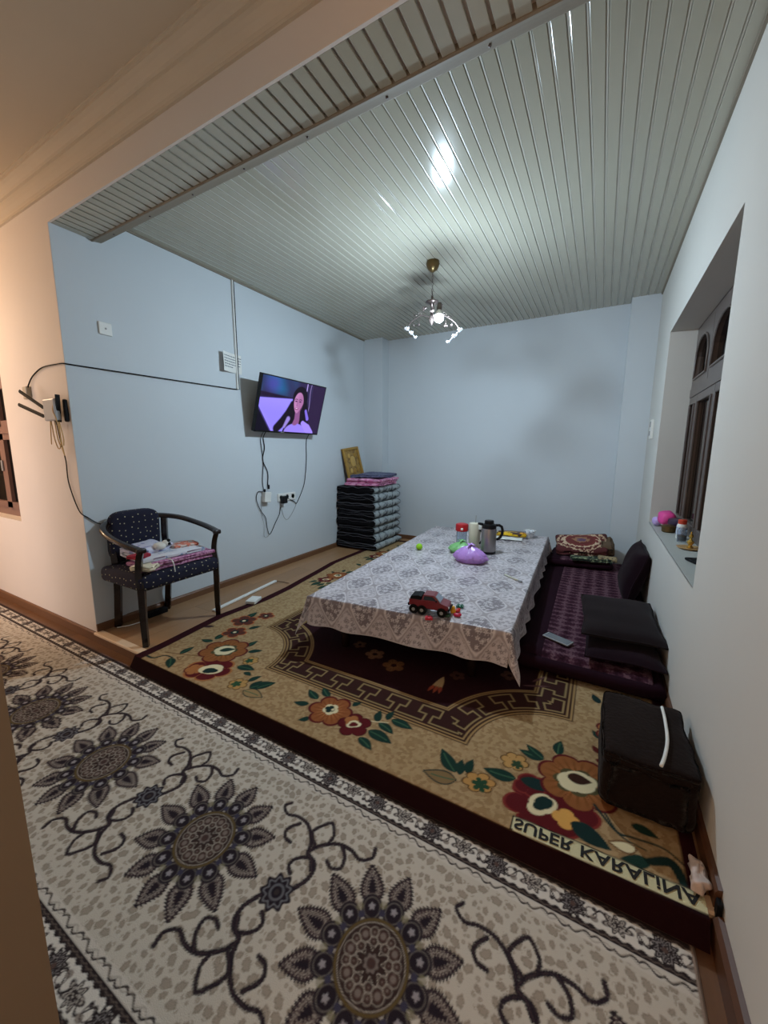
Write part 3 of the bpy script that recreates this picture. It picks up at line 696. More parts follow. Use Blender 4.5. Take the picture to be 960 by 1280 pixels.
def lettering():
    cu = bpy.data.curves.new('lettering', 'FONT'); cu.body = 'SUPER KARALiNA'; cu.size = .056; cu.extrude = .0003; cu.space_character = 1.02; cu.offset = .0010
    o = bpy.data.objects.new('tmp', cu); COL.objects.link(o)
    bpy.context.view_layer.update()
    me = bpy.data.meshes.new_from_object(o.evaluated_get(bpy.context.evaluated_depsgraph_get()))
    bpy.data.objects.remove(o)
    V = np.array([v.co[:] for v in me.vertices]); x0, x1, h = V[:,0].min(), V[:,0].max(), V[:,1].max()
    # woven from the other side: upright mirrored, tops of the letters towards the hall
    V[:,0] = (V[:,0]-x0)/(x1-x0)*.502; V[:,1] = -V[:,1]/h*.0395+.017*V[:,0]/.52; V[:,2] = V[:,2]+.0022
    for v, c in zip(me.vertices, V): v.co = c
    b = bmesh.new(); b.from_mesh(me); bmesh.ops.recalc_face_normals(b, faces=b.faces); b.to_mesh(me); b.free()
    me.materials.append(mat('black_yarn', (22, 22, 22), .9))
    link('lettering', me, floral, (2.815, -.006, .0115), label='black woven letters on a cream strip')
lettering()
# ------------------------------------------------------------------ low table and its cloth
TQ = [Vector((1.428, .572)), Vector((2.640, .690)), Vector((2.535, 3.17)), Vector((1.268, 3.13))]
TH = .345
def tq(a, b): return (TQ[0]*(1-a)+TQ[1]*a)*(1-b)+(TQ[3]*(1-a)+TQ[2]*a)*b
table = thing('low_table', (2.0, 1.9, .013), 'long low wooden table hidden under the patterned tablecloth', 'table')
M_tw = mat('table_wood', (70, 44, 30), .45, var=.15, scale=10, stretch=(1, 8, 1))
b = MB(); q = [tq(.006, .003), tq(.994, .003), tq(.994, .997), tq(.006, .997)]
b.add([(p.x, p.y, TH-.03) for p in q]+[(p.x, p.y, TH-.004) for p in q], [(3,2,1,0),(4,5,6,7),(0,1,5,4),(1,2,6,5),(2,3,7,6),(3,0,4,7)]); b.obj('tabletop', M_tw, table)
for a in (.17, .83):
    for c in (.035, .5, .965):
        p = tq(a, c); b = MB(); b.lathe([(.022, .013), (.026, .03), (.030, .09), (.024, .11), (.034, .2), (.034, TH-.03)], (p.x, p.y, 0), 12); b.obj('leg', M_dark, table, True)
b = MB()
for a0, a1, c0, c1 in ((.08,.92,.03,.04),(.08,.92,.96,.97),(.08,.10,.04,.96),(.90,.92,.04,.96)):
    q = [tq(a0,c0), tq(a1,c0), tq(a1,c1), tq(a0,c1)]
    b.add([(p.x, p.y, TH-.09) for p in q]+[(p.x, p.y, TH-.03) for p in q], [(3,2,1,0),(4,5,6,7),(0,1,5,4),(1,2,6,5),(2,3,7,6),(3,0,4,7)])
b.obj('apron', M_tw, table)
def tablecloth():
    Wt, Lt, dr = 1.24, 2.53, .178
    u = np.linspace(-dr, Wt+dr, 330); v = np.concatenate([np.arange(-dr, 1.3, .0052), np.arange(1.3, Lt+dr, .0085), [Lt+dr]])
    U, V = np.meshgrid(u, v); nu, nv = len(u), len(v); U = U.ravel(); V = V.ravel()
    qu, qv = np.clip(U, 0, Wt), np.clip(V, 0, Lt); ou, ov = U-qu, V-qv; d = np.hypot(ou, ov); sd = np.maximum(d, 1e-6)
    corner = (np.abs(ou) > 1e-9) & (np.abs(ov) > 1e-9)
    along = np.where(np.abs(ov) > np.abs(ou), qu, qv+3)
    wave = .5+.5*np.sin(along*21+1.7*np.sin(along*5.3)); ang = np.arctan2(np.abs(ov), np.abs(ou)+1e-9)
    fl = .010*np.clip(d/.02, 0, 1)+d*(.03+.13*wave*np.clip(d/dr, 0, 1))
    cf = np.sin(2*ang)**2
    fl = np.where(corner, .010+d*(.07+.26*np.sqrt(cf)), fl)
    du, dv = ou/sd*fl, ov/sd*fl
    # rounded turn over the table edge
    r = .012; drop = np.where(d < r, r-np.sqrt(np.clip(r*r-d*d, 0, None)), d-r*.0)
    drop = np.maximum(drop, 0)
    a, b_ = (qu/Wt)[:, None], (qv/Lt)[:, None]; Q = [np.array(p) for p in TQ]
    P2 = (Q[0]*(1-a)+Q[1]*a)*(1-b_)+(Q[3]*(1-a)+Q[2]*a)*b_
    eu = (Q[1]-Q[0])/np.linalg.norm(Q[1]-Q[0]); ev = (Q[3]-Q[0])/np.linalg.norm(Q[3]-Q[0])
    P2 = P2+du[:, None]*eu+dv[:, None]*ev
    Z = TH+.0035-drop*.985+.0012*np.sin(U*31)*np.sin(V*23)*(d < .001)+.0015*np.sin(U*7+V*5)*(d < .001)
    Z = np.where(corner, TH+.0035-drop*(.985-.12*(1-cf)), Z)
    pt = Paint(U, V, (204, 196, 198), .005)
    a0, b0 = .225, .35
    uu, vv = U+.05, V+.01
    f = .04*np.cos(2*PI*uu/a0*6)*np.cos(2*PI*vv/b0*5)+np.cos(2*PI*uu/a0)+np.cos(2*PI*vv/b0)
    # two families of ogee fields: taupe with white sprays, pale with grey blossoms
    pt.put(sstep(-f*.03+.0075, .006), (130, 120, 124)); 
    pt.put(sstep(np.abs(f-.25)*.03-.0035, .004), (214, 207, 208)); pt.put(sstep(np.abs(f-.02)*.03-.0028, .004)*.9, (150, 138, 138)); pt.put(sstep(np.abs(f+.28)*.03-.0018, .004)*.7, (164, 152, 152))
    d0, dx, dy, ci, cj = worley(uu, vv, .031, .7, 1); th = np.arctan2(dy, dx)
    k = hsh(ci, cj, 5); R = .0142*(.75+.3*k); pet = d0-R*(.72+.28*np.cos(5*th+k*6))
    inT = sstep(-(f-.34)*.03, .006); inP = sstep((f+.25)*.03, .006)
    pt.put(sstep(pet, .004)*inT*(k > .12), (222, 216, 217)); pt.put(sstep(d0-.0035, .003)*inT*(k > .12), (130, 120, 124))
    pt.put(sstep(pet, .004)*inP*(k > .12), (124, 113, 116)); pt.put(sstep(np.abs(pet+.004)-.001, .002)*inP*(k > .12)*.5, (196, 188, 190)); pt.put(sstep(d0-.003, .003)*inP*(k > .12), (206, 198, 200))
    d1, dx, dy, ci, cj = worley(uu+.012, vv+.017, .017, .9, 11); k = hsh(ci, cj, 6)
    lf = np.hypot(dx*(1+k), dy*(2-k))-.0042
    pt.put(sstep(lf, .003)*inT*(k > .35)*(pet > .002), (206, 200, 202)); pt.put(sstep(lf, .003)*inP*(k > .35)*(pet > .002), (166, 156, 158))
    hem = np.minimum(np.minimum(U+dr, Wt+dr-U), np.minimum(V+dr, Lt+dr-V)); pt.put(sstep(hem-.006, .003), (196, 188, 188))
    M = vcol_mat('oilcloth', .34, .12, 500); 
    attr_grid('tablecloth', np.stack([P2[:,0], P2[:,1], Z], 1), nu, nv, pt.c, M, label='white and grey ogee-patterned tablecloth draped over the low table', category='tablecloth')
tablecloth()
TT = TH+.0055

# ------------------------------------------------------------------ things on the table
def on_thing(name, x, y, label, category, group=None, z=TT): return thing(name, (x, y, z), label, category, group)
def rotz(a): return Matrix.Rotation(a, 3, 'Z')
# steel vacuum flask
t = on_thing('vacuum_flask', 2.15, 2.165, 'brushed steel vacuum flask with black lid and curved black handle', 'flask'); x, y, z = 2.15, 2.165, TT
b = MB(); b.lathe([(.064, .022), (.066, .03), (.066, .215), (.060, .232)], (x, y, z), 32); b.obj('body', M_steel, t, 40)
b = MB(); b.lathe([(.060, 0), (.067, .004), (.067, .022), (.062, .024)], (x, y, z), 32); b.obj('base_ring', M_black, t, 40)
b = MB(); b.lathe([(.061, .228), (.063, .236), (.060, .262), (.05, .268), (.04, .270), (.041, .292), (.036, .300), (0, .302)], (x, y, z), 28); b.obj('lid', M_black, t, 40)
b = MB(); b.tube([(x-.05, y-.028, z+.262), (x-.075, y-.040, z+.268), (x-.088, y-.046, z+.272)], [.014, .012, .009], 8); b.obj('spout', M_black, t, True)
b = MB(); hx, hy = math.cos(.35), math.sin(.35)
b.tube([(x+hx*r, y+hy*r, z+h) for r, h in ((.055,.256),(.085,.258),(.108,.245),(.116,.215),(.114,.180),(.100,.150),(.085,.135),(.066,.128))], .0095, 8, flat=(1.3, .8)); b.obj('handle', M_black, t, True)
# cream flask
t = on_thing('pump_flask', 1.985, 2.30, 'tall cream flask standing between red-lidded jar and steel flask', 'flask'); x, y, z = 1.985, 2.30, TT
M_cream = mat('cream_enamel', (206, 200, 178), .35)
b = MB(); b.lathe([(.050, 0), (.053, .006), (.054, .12), (.056, .225), (.052, .236), (.03, .240), (0, .241)], (x, y, z), 28); b.obj('body', M_cream, t, 40)
b = MB(); b.rbox((x+.054, y-.012, z+.205), (.04, .05, .045), .008, 2); b.obj('spout', M_white, t)
b = MB(); b.tube([(x+.05, y-.02, z+.18), (x+.08, y-.03, z+.165), (x+.082, y-.032, z+.09), (x+.056, y-.02, z+.05)], .009, 8); b.obj('handle', M_black, t, True)
b = MB(); b.tube([(x+.005, y, z+.236), (x+.006, y+.004, z+.31)], .003, 6); b.obj('rod', M_grey, t)
# jar
t = on_thing('storage_jar', 1.86, 2.30, 'clear glass jar with a bright red cap', 'jar'); x, y, z = 1.86, 2.30, TT
M_clear = mat('clear_glass', (225, 235, 245), .05, trans=.92, spec=.4)
b = MB(); b.lathe([(.0, .002), (.046, 0), (.050, .01), (.050, .135), (.044, .150), (.044, .156), (.040, .156), (.040, .148), (.046, .132), (.046, .012), (0, .006)], (x, y, z), 24); b.obj('glass', M_clear, t, 40)
b = MB(); b.lathe([(.056, .150), (.060, .154), (.060, .208), (.054, .218), (.03, .224), (0, .225)], (x, y, z), 24); b.obj('cap', mat('red_plastic', (172, 22, 30), .35), t, 40)
b = MB(); b.rbox((x+.018, y-.057, z+.176), (.022, .006, .02), .002, 1, rotz(.3)); b.obj('cap_label', M_white, t)
# knotted bags
def bag(name, c, r, h, m, label, seed, knot):
    t = on_thing(name, c[0], c[1], label, 'bag')
    b = MB(); n, k = 44, 20; vs = []; fs = []
    for i in range(k+1):
        s = i/k
        for j in range(n):
            ph = 2*PI*j/n
            prof = (math.sin(PI*min(1, (s*.98+.0))**.62)**.75 if s > .02 else .55)
            rr = (.80+.2*min(1, s*5)) if s < .2 else (1-((s-.2)/.8)**1.7)*.97+.03
            pl = 1+.055*math.sin(ph*9+seed+s*2)*(s > .1)+.05*math.sin(ph*17+seed*2)*s
            nn = mnoise.noise(Vector((math.cos(ph)*1.7+seed, math.sin(ph)*1.7, s*2)))*.06+abs(mnoise.noise(Vector((math.cos(ph)*4+seed, math.sin(ph)*4, s*5))))*.10
            vs.append((c[0]+math.cos(ph)*r[0]*rr*(pl+nn), c[1]+math.sin(ph)*r[1]*rr*(pl+nn), TT+.001+h*s**.9))
    for i in range(k):
        for j in range(n): fs.append((i*n+j, i*n+(j+1) % n, (i+1)*n+(j+1) % n, (i+1)*n+j))
    fs += [tuple(range(n))[::-1], tuple(k*n+j for j in range(n))]
    b.add(vs, fs); b.obj('bag_body', m, t, 12)
    b = MB()
    if knot:
        for q in range(4):
            a = q*1.6+seed; p = Vector((c[0], c[1], TT+h*.97))
            b.tube([p, p+Vector((math.cos(a)*.018, math.sin(a)*.018, .012)), p+Vector((math.cos(a)*.045, math.sin(a)*.045, .004))], [.006, .012, .004], 6, flat=(.4, 1.4))
        b.obj('knot', m, t, True)
M_purple = mat('purple_bag_film', (196, 148, 226), .25, var=.22, scale=18, bump=.5, bscale=60, trans=.15)
M_green = mat('green_bag_film', (140, 205, 130), .25, var=.22, scale=24, bump=.5, bscale=70, trans=.2)
bag('purple_plastic_bag', (2.088, 1.83), (.140, .10), .140, M_purple, 'knotted purple plastic bag in front of the steel flask', 1.3, True)
bag('green_plastic_bag', (1.935, 2.075), (.120, .09), .105, M_green, 'crumpled green plastic bag behind the purple one', 3.1, True)
# tennis ball
b = MB(); b.blob((1.567, 1.963, TT+.030), (.030, .030, .030)); o = b.obj('ball', mat('ball_felt', (156, 216, 40), .85, bump=.5, bscale=500), None, True, label='small lime green ball on the left of the tablecloth', category='ball')
# pen
t = on_thing('pen', 2.48, 1.55, 'cream pen lying near the right edge of the table', 'pen')
b = MB(); b.tube([(2.415, 1.60, TT+.006), (2.425, 1.592, TT+.006), (2.530, 1.512, TT+.006)], [.003, .006, .0065], 8); b.obj('barrel', mat('pen_cream', (204, 206, 186), .4), t, True)
b = MB(); b.tube([(2.531, 1.511, TT+.006), (2.556, 1.492, TT+.006)], [.0072, .0068], 8); b.obj('pen_cap', M_grey, t, True)
# napkins, sweets packet, cup at the far end
def sheet(name, c, size, rot, m, amp, label, cat_, h=.004, seed=0):
    b = MB(); R = rotz(rot)
    def fn(i, j):
        p = R @ Vector(((i-.5)*size[0], (j-.5)*size[1], 0)); n = mnoise.noise(Vector((i*3+seed, j*3, seed)))
        return (c[0]+p.x+n*.012, c[1]+p.y, c[2]+h+amp*(.5+.5*n)+amp*.4*abs(math.sin(i*9+seed)*math.sin(j*7)))
    b.grid(fn, 16, 14); b.grid(lambda i, j: tuple(Vector(fn(i, j))-Vector((0, 0, .0015))), 16, 14)
    return b.obj(name, m, None, True, label=label, category=cat_)
sheet('napkin', (2.20, 2.83, TT), (.26, .13), .1, M_paper, .010, 'crumpled white napkin lying in front of the yellow packet', 'napkin', seed=2)
sheet('napkin', (2.04, 3.04, TT), (.14, .10), .5, M_paper, .020, 'white napkin peeking out left of the yellow packet', 'napkin', seed=5)
t = on_thing('sweets_packet', 2.20, 2.95, 'yellow and brown sweets packet near the far table edge', 'packet')
M_yel = two_tone_mat('yellow_wrapper', (222, 176, 30), (70, 40, 30), 14, .50, .56, .3)
b = MB(); b.rbox((2.20, 2.95, TT+.034), (.30, .12, .034), .012, 2, rotz(.08), 3, .006, 9, puff=.5); b.obj('wrapper', M_yel, t, True)
b = MB(); b.rbox((2.20, 2.965, TT+.048), (.27, .09, .018), .006, 2, rotz(.14), 3, .006, 12); b.obj('wrapper_flap', mat('brown_wrapper', (84, 56, 42), .4, var=.3, scale=30), t, True)
b = MB(); b.rbox((2.165, 2.888, TT+.040), (.11, .012, .026), .003, 1, rotz(.08)); b.obj('yellow_panel', mat('yellow_print', (235, 190, 20), .35), t)
for i, (px, py, pr) in enumerate(((2.31, 2.93, .02), (2.34, 2.96, .016))):
    b = MB(); b.blob((px, py, TT+.05), (pr*1.4, pr, pr*.7), .8, 10); b.obj('sweet', mat('sweet_foil', (210, 150, 40), .3), t, True)
t = on_thing('tea_bowl', 2.375, 2.99, 'white patterned tea bowl at the far right table corner', 'bowl'); x, y, z = 2.375, 2.99, TT
M_bowl = two_tone_mat('bowl_glaze', (214, 218, 222), (120, 134, 150), 40, .55, .62, .2)
b = MB(); b.lathe([(.026, 0), (.028, .006), (.026, .01), (.044, .03), (.058, .062), (.062, .082), (.059, .082), (.054, .062), (.038, .026), (0, .014)], (x, y, z), 28); b.obj('bowl', M_bowl, t, True)
b = MB(); b.tube([(x+.0605*math.cos(a*PI/12), y+.0605*math.sin(a*PI/12), z+.083) for a in range(24)], .0024, 6, closed=True); b.obj('rim', M_white, t, True)
# toy pickup truck
def toy_truck(x, y, a):
    t = on_thing('toy_truck', x, y, 'dark red toy pickup truck with big black wheels', 'toy car')
    R = rotz(a); red = mat('toy_red', (120, 20, 32), .3, coat=.5); dk = M_blackm
    T = lambda p: tuple(R @ Vector(p)+Vector((x, y, TT)))
    def prism(name, poly, hw, m, par=t, z=0):
        b = MB(); n = len(poly)
        vs = [T((p[0], -hw*(p[2] if len(p) > 2 else 1), p[1])) for p in poly]+[T((p[0], hw*(p[2] if len(p) > 2 else 1), p[1])) for p in poly]
        b.add(vs, [tuple(range(n)), tuple(range(n, 2*n))[::-1]]+[(i, (i+1) % n, n+(i+1) % n, n+i) for i in range(n)])
        return b.obj(name, m, par)
    body = prism('body', [(-.112,.048),(-.112,.080),(-.030,.082),(.048,.082),(.062,.078),(.105,.066),(.112,.058),(.112,.042),(.06,.038),(-.02,.038),(-.05,.040)], .046, red)
    cab = prism('cab', [(-.040,.080),(-.032,.112,.86),(.024,.114,.86),(.034,.110,.86),(.060,.080)], .044, red)
    prism('side_windows', [(-.030,.086),(-.025,.106,.9),(.020,.107,.9),(.044,.086)], .0452, M_glass, cab)
    prism('windscreen', [(.0395,.109,.8),(.0655,.081,.95),(.063,.079,.95),(.036,.107,.8)], .042, mat('toy_screen', (150, 160, 175), .1), cab)
    prism('load_cover', [(-.108,.080),(-.104,.096,.9),(-.060,.104,.9),(-.044,.100,.9),(-.042,.080)], .042, dk)
    prism('bumper', [(.108,.034),(.118,.036),(.118,.048),(.108,.050)], .046, dk)
    prism('rear_bumper', [(-.120,.042),(-.110,.040),(-.110,.054),(-.120,.054)], .044, dk)
    prism('chassis', [(-.10,.030),(-.10,.044),(.10,.042),(.10,.028)], .030, dk)
    for sx, n in ((-.084, 1), (-.036, 1), (.076, 1)):
        for sy in (-1, 1):
            c = R @ Vector((sx, sy*.042, .0265))+Vector((x, y, TT)); MM = R @ Matrix.Rotation(PI/2, 3, 'X')
            b = MB(); b.lathe([(.010, -.013), (.022, -.014), (.0265, -.010), (.0265, .010), (.022, .014), (.010, .013)], c, 20, MM); wl = b.obj('wheel', dk, t, 40)
            b = MB(); b.lathe([(.010, -.0135), (.010, .0135)], c, 12, MM); b.obj('hub', M_grey, wl)
    for sy in (-1, 1):
        b = MB(); b.rbox(T((.112, sy*.034, .055)), (.006, .014, .010), .002, 1, R); b.obj('headlight', M_white, t)
        b = MB(); b.rbox(T((.046, sy*.052, .088)), (.006, .012, .010), .002, 1, R); b.obj('mirror', dk, t)
toy_truck(2.193, .715, .13)
def toy_piece(x, y, col, shape, label, a=0):
    m = mat('toy_plastic_'+col[0], col[1], .35); t = on_thing('toy_piece', x, y, label, 'toy', 'small plastic toy pieces by the truck')
    if shape == 'blob':
        b = MB(); b.blob((x, y, TT+.009), (.020, .014, .009), .7, 14, rotz(a)); b.blob((x+.014*math.cos(a), y+.014*math.sin(a), TT+.012), (.010, .010, .010), 1, 10); b.obj('piece', m, t, True)
    elif shape == 'brick':
        b = MB(); b.rbox((x, y, TT+.008), (.042, .026, .014), .003, 2, rotz(a)); b.obj('block', m, t)
        for sx in (-1, 1):
            for sy in (-1, 1):
                p = rotz(a) @ Vector((sx*.010, sy*.007, 0)); b = MB(); b.lathe([(.005, .015), (.005, .019), (0, .0195)], (x+p.x, y+p.y, TT), 10); b.obj('stud', m, t, True)
    else:
        b = MB(); b.rbox((x, y, TT+.014), (.03, .024, .026), .006, 2, rotz(a)); b.blob((x, y, TT+.033), (.012, .012, .010)); b.obj('piece', m, t, True)
toy_piece(2.225, .618, ('crimson', (206, 24, 52)), 'brick', 'crimson toy brick in front of the toy truck', .4)
toy_piece(2.345, .735, ('magenta', (190, 24, 70)), 'blob', 'magenta toy bit at the right of the heap by the truck', .2)
toy_piece(2.31, .765, ('amber', (226, 170, 30)), 'block', 'yellow toy piece leaning against the front of the truck', .5)
toy_piece(2.325, .79, ('scarlet', (196, 36, 30)), 'blob', 'scarlet toy bit behind the yellow piece by the truck', 1)
toy_piece(2.32, .86, ('emerald', (24, 110, 84)), 'brick', 'green toy brick behind the front of the truck', .1)
toy_piece(2.296, .70, ('forest', (26, 70, 44)), 'blob', 'dark green toy bit under the front of the truck', .2)

# ------------------------------------------------------------------ armchair
def armchair():
    t = thing('armchair', (.28, .32, 0), 'dark wooden armchair with navy dotted seat, standing against the left wall', 'chair')
    M_navy = spots_mat('navy_dotted_fabric', (15, 15, 40), (206, 200, 160), 23, .055, .9, .5)
    # rail: horseshoe
    P = cat([(.545,.055,.640),(.500,.040,.652),(.40,.022,.676),(.27,.018,.706),(.15,.045,.738),(.075,.11,.760),(.045,.20,.772),(.040,.30,.775),(.048,.40,.772),(.085,.50,.760),(.16,.575,.740),(.27,.612,.712),(.40,.620,.688),(.50,.612,.670),(.545,.600,.662)], 5)
    b = MB(); b.tube([tuple(p) for p in P], [.026]*len(P), 10, flat=(.62, 1.08)); b.obj('arm_rail', M_dark, t, True)
    for s_, y0, z0 in ((0, .055, .636), (1, .598, .658)):
        b = MB(); b.rbox((.548, y0, z0+.003), (.030, .060, .034), .012, 3); b.obj('arm_knob', M_dark, t, True)
        xs = [(.540, y0, z0-.005), (.516, y0, z0-.06), (.502, y0, z0-.13), (.505, y0, z0-.19), (.512, y0, .42), (.510, y0, .33), (.502, y0, .16), (.502, y0, 0)]
        P = cat(xs, 4); b = MB(); b.tube([tuple(p) for p in P], list(np.interp(np.linspace(0, 1, len(P)), [0, .3, .5, 1], [.021, .022, .026, .020])), 4, flat=(1.15, 1.15)); b.obj('leg', M_dark, t, 50)
    for y0 in (.125, .490):
        P = cat([(.085, y0, .75), (.075, y0, .60), (.085, y0, .46), (.080, y0, .30), (.050, y0, .12), (.030, y0, 0)], 4)
        b = MB(); b.tube([tuple(p) for p in P], .025, 4, flat=(1.1, 1.1)); b.obj('leg', M_dark, t, 50)
    b = MB(); b.rbox((.29, .325, .395), (.46, .55, .05), .012, 2); b.obj('seat_rail', M_dark, t)
    b = MB(); b.rbox((.295, .325, .420), (.49, .585, .105), .035, 4, None, 0); b.obj('seat', M_navy, t, True)
    b = MB(); b.blob((.075, .272, .655), (.042, .172, .180), .42, 32, Matrix.Rotation(.10, 3, 'Y')); b.obj('backrest', M_navy, t, True)
armchair()
# things on the chair
M_pink = two_tone_mat('pink_towel', (206, 150, 182), (156, 84, 128), 60, .48, .60, .95, bump=.5)
M_wht = two_tone_mat('white_blue_cloth', (214, 214, 220), (140, 160, 190), 30, .58, .66, .95, bump=.4)
def folded(name, c, size, m, n, label, cat_, rot=0, amp=.006, dx=.01, group=None):
    t = thing(name, (c[0], c[1], c[2]), label, cat_, group)
    h = size[2]/n
    for k in range(n):
        b = MB(); b.rbox((c[0]+dx*((k*7) % 3-1), c[1]+dx*((k*5) % 3-1), c[2]+(k+.5)*h), (size[0]*(1-.02*(k % 2)), size[1]*(1-.015*(k % 2)), h*1.02), h*.42, 3, rotz(rot), 5, amp, 7, puff=.12)
        b.obj('fold', m, t, True)
    return t
folded('folded_towel', (.365, .365, .474), (.30, .46, .055), M_pink, 2, 'folded pink towel at the bottom of the pile on the chair', 'towel', -.06, .005)
folded('folded_sheet', (.325, .345, .530), (.33, .44, .030), M_wht, 1, 'folded white and blue sheet on the pink towel', 'sheet', -.1, .006)
b = MB(); b.rbox((.455, .135, .512), (.14, .16, .03), .01, 2, rotz(.5), 6, .012, 14); b.obj('cloth', mat('cream_cloth', (222, 210, 182), .9, var=.12, scale=20), None, True, label='crumpled cream cloth at the front left of the chair seat', category='cloth')
M_print = two_tone_mat('printed_garment', (206, 204, 220), (150, 150, 190), 22, .52, .6, .9, bump=.4)
b = MB(); b.rbox((.235, .27, .572), (.22, .26, .055), .02, 3, rotz(.25), 7, .014, 10, puff=.3); b.obj('garment', M_print, None, True, label='rumpled pale lilac garment on top of the pile on the chair', category='garment')
M_org = two_tone_mat('orange_print', (214, 120, 96), (220, 200, 190), 26, .5, .56, .9, bump=.4)
b = MB(); b.rbox((.33, .47, .562), (.15, .17, .03), .012, 2, rotz(-.3), 6, .012, 13, puff=.3); b.obj('garment', M_org, None, True, label='small orange printed garment at the right of the chair pile', category='garment')
b = MB(); b.rbox((.375, .135, .560), (.10, .10, .03), .01, 2, rotz(.2), 5, .012, 15); b.obj('garment', mat('red_cloth', (160, 34, 54), .9, var=.2, scale=30), None, True, label='small red garment at the left of the chair pile', category='garment')
t = thing('plush_toy', (.35, .285, .575), 'small white plush toy with black ears on the chair pile', 'toy')
b = MB(); b.blob((.35, .285, .600), (.035, .042, .026), .9, 16, None, .004, 20); b.blob((.355, .325, .612), (.024, .024, .022)); b.obj('plush_body', mat('white_plush', (224, 220, 210), 1, bump=.6, bscale=300), t, True)
for dx in (-.02, .02):
    b = MB(); b.blob((.352+dx, .338, .630), (.010, .012, .012), 1, 10); b.obj('ear', M_blackm, t, True)
b = MB(); b.blob((.375, .338, .608), (.010, .012, .010), 1, 10); b.obj('nose', M_blackm, t, True)
b = MB(); P = cat([(.515, .235, .545), (.545, .245, .535), (.556, .25, .50), (.555, .255, .455)], 5); b.tube([tuple(p) for p in P], .004, 6); b.obj('drawstring', M_white, None, True, label='white drawstring hanging over the front of the chair seat', category='string')

